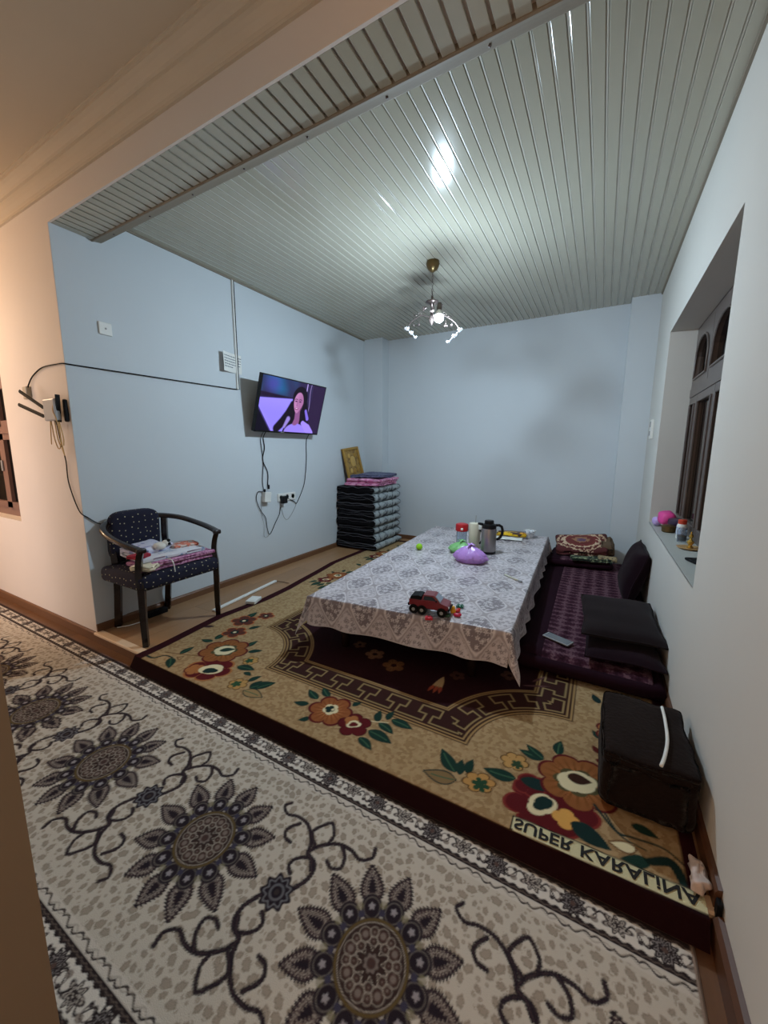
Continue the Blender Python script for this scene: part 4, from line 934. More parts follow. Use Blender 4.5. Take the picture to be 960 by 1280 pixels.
# ------------------------------------------------------------------ television on the left wall
def television():
    t = thing('television', (.12, 1.865, 1.43), 'flat television tilted forward on the left wall, showing a dark-haired woman', 'television')
    A, B = Vector((.10, 1.400, 1.432)), Vector((.10, 2.330, 1.432)); up = Vector((.148, 0, .515)); ny = Vector((0, 1, 0)); un = up.normalized(); nm = Vector((un.z, 0, -un.x))
    Wd, Hh = .93, up.length
    R = Matrix((ny, un, nm)).transposed()   # local x along wall, y up, z out of the screen
    def L(x, y, z): return A+ny*x+un*y+nm*z
    b = MB(); b.rbox(L(Wd/2, Hh/2, -.022), (Wd, Hh, .036), .004, 1, R); b.rbox(L(Wd/2, Hh*.38, -.05), (Wd*.72, Hh*.55, .03), .01, 2, R); b.obj('housing', M_black, t)
    b = MB()
    for x0, x1, y0, y1 in ((0, Wd, 0, .016), (0, Wd, Hh-.010, Hh), (0, .010, .016, Hh-.01), (Wd-.010, Wd, .016, Hh-.01)):
        b.rbox(L((x0+x1)/2, (y0+y1)/2, -.003), (x1-x0, y1-y0, .012), 0, 1, R)
    b.obj('bezel', M_black, t)
    b = MB(); b.rbox(L(Wd*.40, .008, .004), (.05, .008, .002), 0, 1, R); b.obj('status_plate', M_grey, t)
    b = MB(); b.box(0, .012, 1.72, 2.01, 1.52, 1.86); b.box(.012, .09, 1.80, 1.93, 1.62, 1.66); b.box(.012, .13, 1.80, 1.93, 1.75, 1.79); b.obj('wall_bracket', M_blackm, t)
    # picture
    nu, nv = 300, 168; x = np.linspace(0, 1, nu); y = np.linspace(0, 1, nv); X, Y = np.meshgrid(x, y); X = X.ravel()*1.77; Y = Y.ravel()
    p = Paint(X, Y, (44, 34, 72), .012)
    p.c += (s2l((30, 92, 140))-p.c)*(np.clip((Y-.62)/.2, 0, 1)*np.clip((1.0-X)/.35, 0, 1)*(.6+.4*np.sin(X*9+Y*5)))[:, None]
    p.c += (s2l((70, 60, 150))-p.c)*(sstep(np.hypot(X-.28, (Y-.88)*1.2)-.16, .2)*.7)[:, None]
    p.put(sstep(np.abs(Y-.66+.04*X)-.055, .02)*(X < .95), (30, 20, 44))
    # pale curved car side
    p.put(sstep(np.maximum(Y-(.60+.07*X), np.maximum((.42-X*1.15)-Y+.02, X-1.05)), .02), (146, 132, 250)); p.put(sstep(np.maximum(Y-.5+.0*X, np.maximum((.42-X*1.15)-Y+.02, X-.9)), .3)*.35, (112, 100, 220))
    p.put(sstep(np.maximum((.40-Y)-X*1.15+.0, 0)*0+((X*1.15+Y)-.40), .03), (14, 10, 26))
    # right background
    p.put(sstep(1.38-X, .02), (40, 26, 58)); p.put(sstep(np.abs(X-1.33+.02*np.sin(Y*9))-.006, .012)*(Y > .35), (150, 130, 190)); p.put(sstep(np.abs(X-1.20)-.012, .015)*(Y > .85), (170, 150, 220))
    # hair
    hair = (20, 12, 26)
    hd = np.hypot((X-1.045-.0)/1.0, (Y-.70)*.95)-.215; p.put(sstep(hd, .02), hair)
    p.put(sstep(np.maximum(np.abs(X-(1.05+(.5-Y)*-.10))-(.19+(.62-Y)*.20), Y-.72), .025), hair)
    p.put(sstep(polyd(X, Y, np.array([(.86,.55),(.78,.36),(.66,.20),(.52,.06)]), np.array([.08,.10,.10,.09])), .03), hair)
    p.put(sstep(polyd(X, Y, np.array([(1.22,.62),(1.30,.40),(1.34,.2),(1.36,.05)]), np.array([.05,.07,.07,.05])), .03), hair)
    # neck, clothes
    skin, sk2 = (176, 118, 168), (128, 78, 128)
    p.put(sstep(polyd(X, Y, np.array([(1.03,.46),(1.05,.26),(1.02,.12)]), np.array([.065,.075,.10])), .02), sk2)
    p.put(sstep(np.maximum(np.hypot((X-1.05)/1.6, Y+.02)-.20, -(np.hypot((X-1.0)*1.1, Y-.26)-.12)), .02), (140, 120, 226))
    p.put(sstep(polyd(X, Y, np.array([(1.24,.20),(1.40,.10),(1.52,-.02)]), np.array([.05,.09,.10])), .02), (150, 128, 236)); p.put(sstep(polyd(X, Y, np.array([(1.27,.46),(1.36,.30)]), np.array([.03,.04])), .02), (120, 100, 210))
    p.put(sstep(polyd(X, Y, np.array([(.72,.10),(.80,.26)]), np.array([.03,.05])), .03), (140, 122, 200))
    # face, turned to the left
    fx, fy = 1.02, .60
    fd = np.hypot((X-fx)/.135, (Y-fy)/.205); lower = np.clip((fy-Y)/.2, 0, 1)
    p.put(sstep((np.hypot((X-fx+.02*lower)/(.135-.045*lower), (Y-fy)/.205)-1)*.13, .012), skin)
    p.put(sstep((np.hypot((X-fx-.07)/.10, (Y-fy)/.2)-1)*.1, .09)*.45*sstep((fd-1)*.13, .01), sk2)
    for ex in (.945, 1.06):
        p.put(sstep(np.hypot((X-ex)/.034, (Y-.625)/.013)-1, .35), (60, 34, 70)); p.put(sstep(np.abs(Y-.660-.010*np.cos((X-ex)*50))-.007, .008)*(np.abs(X-ex) < .042), (40, 20, 50))
    p.put(sstep(polyd(X, Y, np.array([(.995,.63),(.975,.545),(1.0,.54)]), .006), .01), (120, 70, 120)); p.put(sstep(np.hypot((X-.985)/.05, (Y-.482)/.020)-1, .3), (128, 40, 96)); p.put(sstep(np.hypot((X-.985)/.032, (Y-.486)/.007)-1, .3), (220, 200, 230))
    PP = np.array([L(.010+(.91)*i, .016+(Hh-.026)*j, .0025)[:] for j in y for i in x])
    attr_grid('screen', PP, nu, nv, p.c, vcol_mat('tv_picture', emission=1.25), t, L(Wd/2, Hh/2, 0))
television()
def cable(name, pts, r, m, label, cat_='cable', n=6, parent=None, group=None):
    P = cat(pts, n); b = MB(); b.tube([tuple(p) for p in P], r, 6)
    kw = dict(label=label, category=cat_) if parent is None else {}
    return b.obj(name, m, parent, True, **kw)
cable('signal_cable', [(.06,1.60,1.45),(.012,1.60,1.38),(.010,1.612,1.28),(.010,1.582,1.16),(.010,1.640,1.03),(.010,1.632,.90)], .0045, M_black, 'black cable with loose plug hanging from the left of the television')
b = MB(); b.rbox((.014, 1.640, .885), (.016, .022, .045), .005, 2); b.obj('plug', M_black, bpy.data.objects['signal_cable'])
cable('power_cable', [(.06,1.57,1.45),(.010,1.565,1.36),(.010,1.585,1.15),(.010,1.565,.95),(.010,1.57,.85),(.010,1.50,.845),(.010,1.475,.77),(.010,1.52,.66),(.010,1.585,.57),(.010,1.60,.46),(.010,1.635,.39),(.010,1.72,.50),(.010,1.78,.58),(.010,1.80,.655)], .0035, M_blackm, 'thin cable looping below the television to the sockets')
cable('aerial_cable', [(.06,2.25,1.45),(.010,2.250,1.36),(.010,2.242,1.15),(.010,2.215,.97),(.010,2.175,.84),(.010,2.06,.675),(.010,2.02,.69),(.010,1.92,.735),(.014,1.87,.75)], .0038, M_blackm, 'black cable from the right of the television down to the adapter')
cable('grey_cable', [(.010,2.06,.675),(.010,1.99,.58),(.010,1.91,.51),(.010,1.855,.53),(.010,1.82,.62),(.012,1.80,.69)], .0022, M_grey, 'thin grey wire sagging under the socket strip')
cable('white_cable', [(.010,1.535,.80),(.010,1.535,.62),(.010,1.56,.50),(.010,1.555,.385),(.010,1.61,.375),(.010,1.66,.42)], .0018, M_grey, 'thin pale wire loop hanging lowest on the left wall')
t = thing('socket_strip', (.01, 1.90, .72), 'white triple wall socket below the television', 'socket')
b = MB(); b.rbox((.006, 1.905, .757), (.012, .27, .085), .004, 2); b.obj('plate', M_white, t)
for k in range(3):
    b = MB(); b.lathe([(.024, .0135), (.022, .0135), (.020, .006), (0, .005)], (0, 0, 0), 20, Matrix.Rotation(PI/2, 3, 'Y')); b.v = [v+Vector((0, 1.815+.09*k, .757)) for v in b.v]; s_ = b.obj('socket_well', M_white, t, True)
    for q in (-1, 1):
        b = MB(); b.lathe([(.003, .0075), (0, .0075)], (0, 0, 0), 8, Matrix.Rotation(PI/2, 3, 'Y')); b.v = [v+Vector((0, 1.815+.09*k+q*.009, .757)) for v in b.v]; b.obj('pin_hole', M_black, s_)
t = thing('power_adapter', (.035, 1.825, .69), 'black power adapter plugged into the socket strip', 'adapter')
b = MB(); b.rbox((.038, 1.828, .735), (.050, .062, .078), .006, 2); b.obj('case', M_black, t)
b = MB(); b.tube([(.045, 1.86, .745), (.03, 1.885, .745)], .006, 8); b.obj('strain_relief', M_black, t)
t = thing('white_adapter', (.03, 1.55, .72), 'white adapter box hanging on the wall left of the sockets', 'adapter')
b = MB(); b.rbox((.030, 1.590, .785), (.05, .085, .105), .006, 2, Matrix.Rotation(-.12, 3, 'X')); b.obj('case', M_white, t); b = MB(); b.rbox((.034, 1.565, .850), (.016, .02, .04), .004, 2); b.obj('plug', M_black, t)
# paper notice
t = thing('paper_notice', (.02, 1.25, 1.93), 'white paper notice curling off the left wall beside the television', 'notice')
def pf(i, j): return (.004+.040*(1-i)**2+.002*math.sin(j*6), 1.155+.225*i, 1.945+.165*j)
b = MB(); b.grid(pf, 14, 8); b.grid(lambda i, j: (pf(i, j)[0]-.0012, pf(i, j)[1], pf(i, j)[2]), 14, 8); b.obj('sheet', M_paper, t, True)
b = MB(); rr = random.Random(3)
for k, (j, e) in enumerate(((.80, 1), (.66, .97), (.52, 1), (.38, .98), (.24, .55))):
    i = .06
    while i < e-.05:
        wd = min(rr.choice((.05, .08, .11)), e-i)
        p0, p1 = pf(i, j), pf(i+wd, j); b.add([(p0[0]+.001, p0[1], p0[2]), (p1[0]+.001, p1[1], p1[2]), (p1[0]+.001, p1[1], p1[2]+.007), (p0[0]+.001, p0[1], p0[2]+.007)], [(0, 1, 2, 3)]); i += wd+.018
o = b.obj('printed_lines', M_ink, t)
# channel, wall cable
b = MB(); b.rbox((.008, 1.321, 2.272), (.014, .016, .93), .002, 1, Matrix.Rotation(.0, 3, 'X')); b.obj('cable_channel', M_white, None, label='thin white vertical cable channel running from ceiling beside paper notice', category='channel')
cable('network_cable', [(-.53,-.018,1.665),(-.515,-.012,1.70),(-.47,-.010,1.735),(-.417,-.008,1.760),(-.32,-.008,1.785),(-.227,-.008,1.792),(-.10,-.008,1.790),(.0,-.006,1.786),(.010,.06,1.785),(.010,.40,1.79),(.010,.85,1.797),(.010,1.312,1.805)], .0042, M_blackm, 'black cable arching from small wall box to the cable channel')
b = MB(); b.tube([(.017, 1.330, 1.806), (.017, 1.330, 2.735)], .0035, 6); b.obj('upright_cable', M_blackm, None, label='dark cable running up beside the white cable channel', category='cable')
# wall socket high on the left wall
t = thing('wall_plate', (.006, .253, 2.015), 'square white cover plate high on the left wall', 'wall plate')
b = MB(); b.rbox((.005, .253, 2.055), (.012, .080, .080), .004, 2); b.obj('plate', M_white, t)
b = MB(); b.lathe([(.006, .0115), (.006, .0135), (0, .014)], (0, 0, 0), 12, Matrix.Rotation(PI/2, 3, 'Y')); b.v = [v+Vector((0, .253, 2.055)) for v in b.v]; b.obj('screw', M_grey, t)
# router on the hall wall
def router():
    t = thing('router', (-.05, -.05, 1.43), 'grey wall-mounted router with two long black antennas near the corner', 'router')
    b = MB(); b.rbox((-.115, -.052, 1.505), (.155, .034, .135), .008, 2); b.obj('case', mat('router_grey', (170, 172, 174), .4), t)
    b = MB(); b.rbox((-.040, -.046, 1.512), (.008, .026, .170), .003, 2, Matrix.Rotation(.1, 3, 'Y')); b.obj('edge_band', M_black, t)
    b = MB(); b.rbox((-.018, -.016, 1.500), (.020, .024, .140), .007, 2); b.obj('power_block', M_blackm, t)
    for a, c in (((-.17,-.055,1.505), (-.46,-.085,1.640)), ((-.17,-.055,1.455), (-.50,-.085,1.555))):
        a, c = Vector(a), Vector(c); b = MB(); b.tube([a, a+(c-a)*.16], .006, 8); b.tube([a+(c-a)*.16, c], .0105, 6, flat=(1.2, .6)); b.obj('antenna', M_blackm, t)
    M_y = mat('yellow_wire', (196, 160, 104), .5)
    for k, P in enumerate(([(-.16,-.05,1.44),(-.175,-.05,1.36),(-.20,-.045,1.29)],[(-.15,-.05,1.44),(-.13,-.05,1.32),(-.09,-.05,1.26),(-.05,-.05,1.30),(-.045,-.05,1.43)],[(-.10,-.05,1.44),(-.09,-.05,1.34),(-.06,-.05,1.27)],[(-.04,-.05,1.43),(-.01,-.05,1.33),(.012-.03,-.05,1.28)],[(-.05,-.06,1.57),(-.055,-.07,1.50),(-.03,-.065,1.43),(-.03,-.05,1.25),(-.05,-.04,1.22),(-.10,-.03,1.27)])):
        Q = cat(P, 6); b = MB(); b.tube([tuple(p) for p in Q], .003, 6); b.obj('wire', M_y, t, True)
router()
t = thing('junction_box', (-.555, -.012, 1.60), 'small grey-beige junction box on the hall wall above the antennas', 'box')
b = MB(); b.rbox((-.560, -.012, 1.645), (.075, .024, .085), .004, 2); b.obj('case', mat('beige_box', (176, 164, 144), .5), t); b = MB(); b.rbox((-.535, -.025, 1.645), (.02, .003, .08), .001, 1); b.obj('lid_edge', M_grey, t)
cable('drop_cable', [(-.095,-.045,1.44),(-.10,-.030,1.29),(-.112,-.012,1.18),(-.120,-.010,1.06),(-.085,-.010,.96),(-.035,-.010,.875),(.0,-.006,.835),(.010,.02,.81),(.012,.07,.765),(.018,.13,.735),(.02,.20,.70)], .0035, M_blackm, 'thin black cable dropping from router to behind the armchair')

# ------------------------------------------------------------------ white power strip cable on the floor
t = thing('cable_trunking', (.37, 1.0, 0), 'white plastic cable trunking lying on the bare laminate', 'trunking')
b = MB(); P0, P1 = Vector((.405, .625, 0)), Vector((.318, 1.385, 0)); dv = (P1-P0); a = math.atan2(dv.y, dv.x)
b.rbox((P0+P1)/2+Vector((0, 0, .009)), (dv.length, .030, .016), .003, 1, rotz(a)); b.obj('channel', M_white, t)
b = MB(); b.tube([tuple(P1+Vector((0, 0, .008))), tuple(P1+Vector((.06, .022, .005))), tuple(P1+Vector((.15, .02, .006)))], .0035, 6); b.obj('end_wire', mat('brown_wire', (120, 88, 64), .5), t)
t = thing('extension_block', (.09, .36, 0), 'black extension block on the floor under the armchair', 'extension lead')
b = MB(); b.rbox((.075, .375, .022), (.055, .15, .04), .006, 2); b.obj('case', M_blackm, t); b = MB(); b.tube([(.08, .30, .02), (.12, .24, .008), (.10, .16, .006), (.06, .10, .006)], .004, 6); b.obj('lead', M_white, t, True)
t = thing('power_box', (.55, .905, .013), 'flat white plastic box lying on the left edge of the rug', 'box')
b = MB(); b.rbox((.545, .905, .027), (.085, .12, .026), .005, 2, rotz(.35)); b.obj('case', M_white, t); b = MB(); b.rbox((.545, .905, .041), (.05, .08, .003), .001, 1, rotz(.35)); b.obj('cover_panel', M_paper, t)
# ------------------------------------------------------------------ stacked quilts in the corner
M_velvet = mat('black_velvet', (13, 11, 14), .85, spec=.08, bump=.6, bscale=90, sheen=.04, var=.35, scale=14)
M_greyq = two_tone_mat('grey_printed_quilt', (160, 168, 170), (44, 48, 54), 15, .46, .60, .7, bump=.5, detail=6)
M_pipe = mat('silver_piping', (84, 84, 90), .5)
def quilt(z, h, x1, y0, y1, label, seed):
    rr = random.Random(seed); t = thing('folded_quilt', (.28, (y0+y1)/2, z), label, 'quilt', 'folded quilts stacked in the corner')
    x0 = .015; n = 30; r = h/2
    # long fold: a rounded roll at the right end, two layers lying on each other
    up = [(x0, z+.004), (x1-r, z+.002)]+[(x1-r+r*math.sin(PI*k/8), z+r-r*math.cos(PI*k/8)) for k in range(1, 8)]+[(x1-r, z+h-.002), (x0, z+h-.004), (x0-.0, z+r+.006), (x0+.10, z+r+.002), (x1-r*1.6, z+r+.001), (x1-r*1.6, z+r-.001), (x0+.10, z+r-.002), (x0, z+r-.006)]
    k = len(up); ny = 14; b = MB(); vs = []
    for j in range(ny+1):
        s = j/ny; y = y0+(y1-y0)*s; e = min(s, 1-s)*ny/1.6; sh = min(1, .80+.2*math.sqrt(min(1, e)))
        for (px, pz) in up:
            w_ = mnoise.noise(Vector((px*7+seed, y*7, pz*20)))*.009
            vs.append((px+(w_ if px > .1 else 0), y+(mnoise.noise(Vector((px*9+seed, pz*60, s*3)))*.012 if j in (0, ny) else 0), z+h/2+(pz-z-h/2)*sh+w_*.5))
    fs = [(j*k+i, j*k+(i+1) % k, (j+1)*k+(i+1) % k, (j+1)*k+i) for j in range(ny) for i in range(k)]
    mi = [0 if 1 <= i <= 8 else 1 for j in range(ny) for i in range(k)]
    for f, m_ in zip(fs, mi): pass
    b.add(vs, []); b.f += [list(f) for f in fs]; b.m += mi
    b.f += [list(range(k)), [ny*k+i for i in range(k)]]; b.m += [1, 1]
    b.obj('cover', [M_greyq, M_velvet], t, 60)
    for q, zz in enumerate((z+h-.010, z+r+.012, z+r-.014)):
        if q == 2 and seed % 2: continue
        b = MB(); P = cat([(x0+.02+(x1-x0-.05)*i/7, y0-.002, zz+rr.uniform(-.011, .009)) for i in range(8)]+[(x1-.012, y0+.012, zz-.004)], 4); b.tube([tuple(p) for p in P], rr.uniform(.0016, .003) if q else .004, 5); b.obj('piping', M_pipe, t, True)
hs_ = [.085, .115, .098, .094, .108, .092, .112, .088]
lab = ['plain black folded quilt at the bottom of the corner stack', 'second folded quilt from the bottom of the corner stack', 'third folded quilt from the bottom of the corner stack', 'fourth folded quilt from the bottom of the corner stack', 'fourth folded quilt from the top of the dark corner stack', 'third folded quilt from the top of the dark corner stack', 'second folded quilt from the top of the dark corner stack', 'topmost dark folded quilt, directly under the pink blanket']
z = .016
for k, h in enumerate(hs_):
    x1 = .595+[.03, .012, -.01, .012, -.006, .0, -.012, -.02][k]; y0 = 2.805+[-.02, 0, .012, -.008, .01, .0, .012, .02][k]
    quilt(z, h, x1, y0, y0+.69, lab[k], k+2); z += h+.0008
ZS = z
M_pinkb = two_tone_mat('pink_blanket_fabric', (236, 168, 200), (206, 110, 158), 30, .46, .60, .9, bump=.5)
M_greyb = two_tone_mat('slate_blanket_fabric', (104, 108, 134), (70, 74, 98), 80, .46, .58, .95, bump=.6)
folded('pink_blanket', (.362, 3.13, ZS+.006), (.48, .58, .085), M_pinkb, 3, 'folded pink blanket on top of the dark quilts', 'blanket', .05, .012, .012)
b = MB(); b.rbox((.372, 3.16, ZS+.124), (.44, .52, .046), .016, 3, rotz(.1), 8, .020, 6, puff=.5); b.obj('slate_blanket', M_greyb, None, True, label='rumpled slate blue blanket topmost on the corner pile', category='blanket')
# gilded picture leaning on the wall behind the pile
def picture():
    t = thing('framed_picture', (.09, 3.18, ZS), 'gilded framed picture leaning on the wall behind the quilt pile', 'picture')
    a = Matrix.Rotation(-.20, 3, 'Y') @ Matrix.Rotation(.10, 3, 'X'); c = Vector((.058, 3.135, 1.085))
    def B(x0, x1, y0, y1, z0, z1, name, m, bev=.004):
        b = MB(); p = a @ Vector(((x0+x1)/2, (y0+y1)/2, (z0+z1)/2)); b.rbox(c+p, (x1-x0, y1-y0, z1-z0), bev, 1, a); return b.obj(name, m, t)
    gilt = mat('gilt_frame', (172, 132, 58), .4, metal=.3, var=.25, scale=30)
    for y0, y1, z0, z1 in ((-.185, .185, .180, .215), (-.185, .185, -.215, -.180), (-.185, -.150, -.18, .18), (.150, .185, -.18, .18)): B(-.012, .020, y0, y1, z0, z1, 'moulding', gilt)
    B(-.022, -.012, -.185, .185, -.215, .215, 'back_panel', mat('picture_side', (60, 40, 24), .6))
    ar = B(-.012, .004, -.15, .15, -.18, .18, 'panel', two_tone_mat('gold_relief', (164, 128, 62), (120, 88, 40), 22, .45, .6, .4))
    for k, (y, z, r) in enumerate(((0, .03, .06), (0, -.10, .035), (-.07, .11, .025), (.07, .11, .025), (-.08, -.09, .03), (.08, -.09, .03))):
        b = MB(); b.blob(c+a @ Vector((.006, y, z)), (.006, r, r*1.2), .8, 14, a); b.obj('ornament', gilt if k % 2 else mat('amber_relief', (198, 160, 84), .4), t, True)
picture()

# ------------------------------------------------------------------ floor mattresses along the right wall
def plum_mat():
    m = mat('plum_carpet_cloth', (92, 44, 70), .95, spec=.08, bump=.5, bscale=350); nt = m.node_tree; N = nt.nodes; L = nt.links; bs = N['Principled BSDF']
    tc = [n for n in N if n.type == 'TEX_COORD'][0]
    mp = N.new('ShaderNodeMapping'); mp.inputs['Scale'].default_value = (11, 14, 1); L.new(tc.outputs['Object'], mp.inputs[0])
    v = N.new('ShaderNodeTexVoronoi'); v.inputs['Scale'].default_value = 1; v.inputs['Randomness'].default_value = .15; L.new(mp.outputs[0], v.inputs['Vector'])
    nz = N.new('ShaderNodeTexNoise'); nz.inputs['Scale'].default_value = 70; L.new(tc.outputs['Object'], nz.inputs['Vector'])
    ad = N.new('ShaderNodeMath'); ad.operation = 'ADD'; L.new(v.outputs['Distance'], ad.inputs[0]); L.new(nz.outputs[0], ad.inputs[1])
    cr = N.new('ShaderNodeValToRGB'); cr.color_ramp.elements[0].position = .55; cr.color_ramp.elements[0].color = rgba((42, 20, 30)); cr.color_ramp.elements[1].position = .95; cr.color_ramp.elements[1].color = rgba((80, 50, 62))
    e = cr.color_ramp.elements.new(.8); e.color = rgba((62, 34, 46)); e = cr.color_ramp.elements.new(1.1 if False else .99); e.color = rgba((102, 74, 82))
    L.new(ad.outputs[0], cr.inputs[0]); L.new(cr.outputs[0], bs.inputs['Base Color']); return m
M_plum = plum_mat(); M_plumd = mat('plum_edging', (34, 14, 24), .9, spec=.08, bump=.4, bscale=200, var=.2, scale=20)
def mattress(name, quad, z0, h, label):
    c = sum((Vector(p) for p in quad), Vector((0, 0)))/4; t = thing(name, (c.x, c.y, z0), label, 'mattress', 'floor mattresses along the right wall')
    def q(a, b): p = [Vector(p) for p in quad]; return (p[0]*(1-a)+p[1]*a)*(1-b)+(p[3]*(1-a)+p[2]*a)*b
    b = MB(); n, m_ = 26, 60
    def top(i, j, zz):
        p = q(i, j); e = min(1, min(min(i, 1-i)*18, min(j, 1-j)*40)); k = math.sqrt(max(0, 1-(1-e)**2))
        cc = q(.5, .5); 
        return (p.x, p.y, z0+h*.45+(h*.55*k if zz else -h*.45*k)+(mnoise.noise(Vector((p.x*4, p.y*4, 1)))*.012 if zz else 0)*k)
    b.grid(lambda i, j: top(i, j, 1), n, m_, 0); b.grid(lambda i, j: top(i, j, 0), n, m_, 1)
    b.obj('cover', [M_plum, M_plumd], t, True)
    # dark velvet side band
    b = MB()
    b.grid(lambda i, j: tuple(Vector(top(i*.20+.004, j, 1))+Vector((0, 0, .0022))), 8, m_); b.obj('dark_band', M_plumd, t, True)
    P = [Vector((*q(i, 0), z0+h*.45)) for i in np.linspace(0, 1, 12)]+[Vector((*q(1, j), z0+h*.45)) for j in np.linspace(0, 1, 20)[1:]]+[Vector((*q(i, 1), z0+h*.45)) for i in np.linspace(1, 0, 12)[1:]]+[Vector((*q(0, j), z0+h*.45)) for j in np.linspace(1, 0, 20)[1:-1]]
    b = MB(); b.tube(P, h*.40, 8, closed=True); b.obj('bolster_edge', M_plumd, t, True)
ZR = .014
mattress('floor_mattress', [(2.62, 1.00), (3.315, .985), (3.33, 3.35), (2.57, 3.35)], ZR, .095, 'long plum floor mattress with dark band beside the table')
mattress('floor_mattress', [(2.575, 2.92), (3.13, 2.98), (3.10, 3.50), (2.60, 3.49)], .112, .075, 'short plum mattress lying across the far end of the long one')
ZM = .190
# folded carpet and cloths at the far end
def ring_mat():
    m = mat('medallion_carpet', (110, 50, 44), .95, bump=.4, bscale=300); nt = m.node_tree; N = nt.nodes; L = nt.links; bs = N['Principled BSDF']
    tc = [n for n in N if n.type == 'TEX_COORD'][0]; mp = N.new('ShaderNodeMapping'); mp.inputs['Scale'].default_value = (3.3, 5.4, 0); L.new(tc.outputs['Object'], mp.inputs[0])
    ln = N.new('ShaderNodeVectorMath'); ln.operation = 'LENGTH'; L.new(mp.outputs[0], ln.inputs[0])
    nz = N.new('ShaderNodeTexNoise'); nz.inputs['Scale'].default_value = 35; L.new(tc.outputs['Object'], nz.inputs['Vector'])
    ma = N.new('ShaderNodeMath'); ma.operation = 'MULTIPLY_ADD'; ma.inputs[1].default_value = .35; L.new(nz.outputs[0], ma.inputs[0]); L.new(ln.outputs['Value'], ma.inputs[2])
    cr = N.new('ShaderNodeValToRGB'); cr.color_ramp.interpolation = 'CONSTANT'; r = cr.color_ramp; r.elements[0].position = 0; r.elements[0].color = rgba((96, 70, 96))
    r.elements[1].position = .30; r.elements[1].color = rgba((150, 110, 80))
    for p, c in ((.42, (104, 44, 40)), (.58, (116, 48, 44)), (.68, (206, 180, 150)), (.76, (96, 38, 36)), (.88, (196, 168, 138)), (.94, (84, 34, 34))): e = r.elements.new(p); e.color = rgba(c)
    L.new(ma.outputs[0], cr.inputs[0]); L.new(cr.outputs[0], bs.inputs['Base Color']); return m
M_ring = ring_mat(); M_brownc = mat('brown_carpet_back', (96, 76, 56), .95, bump=.5, bscale=200)
t = thing('folded_carpet', (2.88, 3.16, ZM), 'folded maroon carpet with cream ring motif at the far mattress end', 'carpet')
b = MB(); b.rbox((2.86, 3.20, ZM+.108), (.48, .30, .085), .038, 4, rotz(.12) @ Matrix.Rotation(.42, 3, 'X') @ Matrix.Rotation(-.10, 3, 'Y'), 6, .014, 6, puff=.35); b.obj('carpet_fold', M_ring, t, True)
b = MB(); b.rbox((3.08, 3.24, ZM+.105), (.15, .26, .12), .04, 4, rotz(.15) @ Matrix.Rotation(.3, 3, 'X'), 5, .016, 8); b.obj('rolled_end', M_brownc, t, True)
M_gp = two_tone_mat('green_printed_cloth', (30, 44, 34), (150, 160, 120), 34, .52, .60, .9, bump=.4)
b = MB(); b.rbox((2.96, 2.985, ZM+.018), (.36, .13, .034), .012, 2, rotz(.16), 6, .010, 10); b.obj('printed_cloth', M_gp, None, True, label='folded dark green printed cloth in front of the folded carpet', category='cloth')
b = MB(); b.rbox((3.10, 3.02, ZM+.030), (.16, .12, .03), .012, 2, rotz(.05), 5, .010, 12); b.obj('printed_cloth', two_tone_mat('sand_printed_cloth', (170, 150, 110), (70, 60, 50), 40, .5, .6, .9), None, True, label='sand coloured cloth at the right of the green one', category='cloth')
# cushions
M_plc = mat('plum_velvet', (26, 11, 19), .9, spec=.08, bump=.4, bscale=150, sheen=.05, var=.2, scale=10); M_chc = mat('charcoal_plush', (28, 21, 23), .95, spec=.08, bump=.5, bscale=200, sheen=.05, var=.2, scale=10)
def cushion(name, c, size, rot, m, label, e=.42, amp=.008):
    t = thing(name, (c[0], c[1], c[2]-size[2]), label, 'cushion', 'cushions along the right wall')
    R = rot if rot else Matrix.Identity(3); b = MB()
    for sg in (1, -1):
        def pf(i, j, sg=sg):
            u, v = 2*i-1, 2*j-1; p = Vector((size[0]*u*(1-.07*(1-v*v)), size[1]*v*(1-.06*(1-u*u)), sg*size[2]*(max(0, (1-abs(u)**3.4))*max(0, (1-abs(v)**3.4)))**.45))
            p += mnoise.noise_vector((p+Vector(c))*7)*amp
            return tuple(Vector(c)+R @ p)
        b.grid(pf, 30, 30)
    b.obj('cushion_body', m, t, True)
    R = rot if rot else Matrix.Identity(3); P = []
    for k in range(40):
        q, f = divmod(k, 10); f = f/5-1; u, v = ((f, -1), (1, f), (-f, 1), (-1, -f))[q]
        p = Vector((size[0]*u*(1-.07*(1-v*v)), size[1]*v*(1-.06*(1-u*u)), 0)); p += mnoise.noise_vector((p+Vector(c))*7)*amp; P.append(Vector(c)+R @ p)
    b = MB(); b.tube(P, .006, 6, closed=True); b.obj('seam_piping', m, t, True)
cushion('cushion', (3.275, 2.42, .300), (.205, .30, .080), Matrix.Rotation(-1.32, 3, 'Y'), M_plc, 'plum cushion standing upright against the right wall')
cushion('cushion', (3.15, 1.36, .150), (.185, .33, .040), rotz(.04), M_plc, 'dark cushion lying flat underneath the charcoal one')
cushion('cushion', (3.145, 1.44, .243), (.205, .315, .046), rotz(.06) @ Matrix.Rotation(.03, 3, 'X'), M_chc, 'charcoal plush cushion topmost of the two lying by the wall')
# phone-like remote on the mattress
t = thing('phone', (2.80, 1.24, .112), 'slim grey phone lying on the plum mattress', 'phone')
b = MB(); b.rbox((2.828, 1.222, .121), (.165, .072, .010), .004, 2, rotz(-.45)); b.obj('case', mat('silver_grey', (150, 154, 156), .3), t); b = MB(); b.rbox((2.828, 1.222, .1263), (.150, .062, .001), 0, 1, rotz(-.45)); b.obj('glass_face', mat('phone_glass', (104, 108, 112), .15), t)
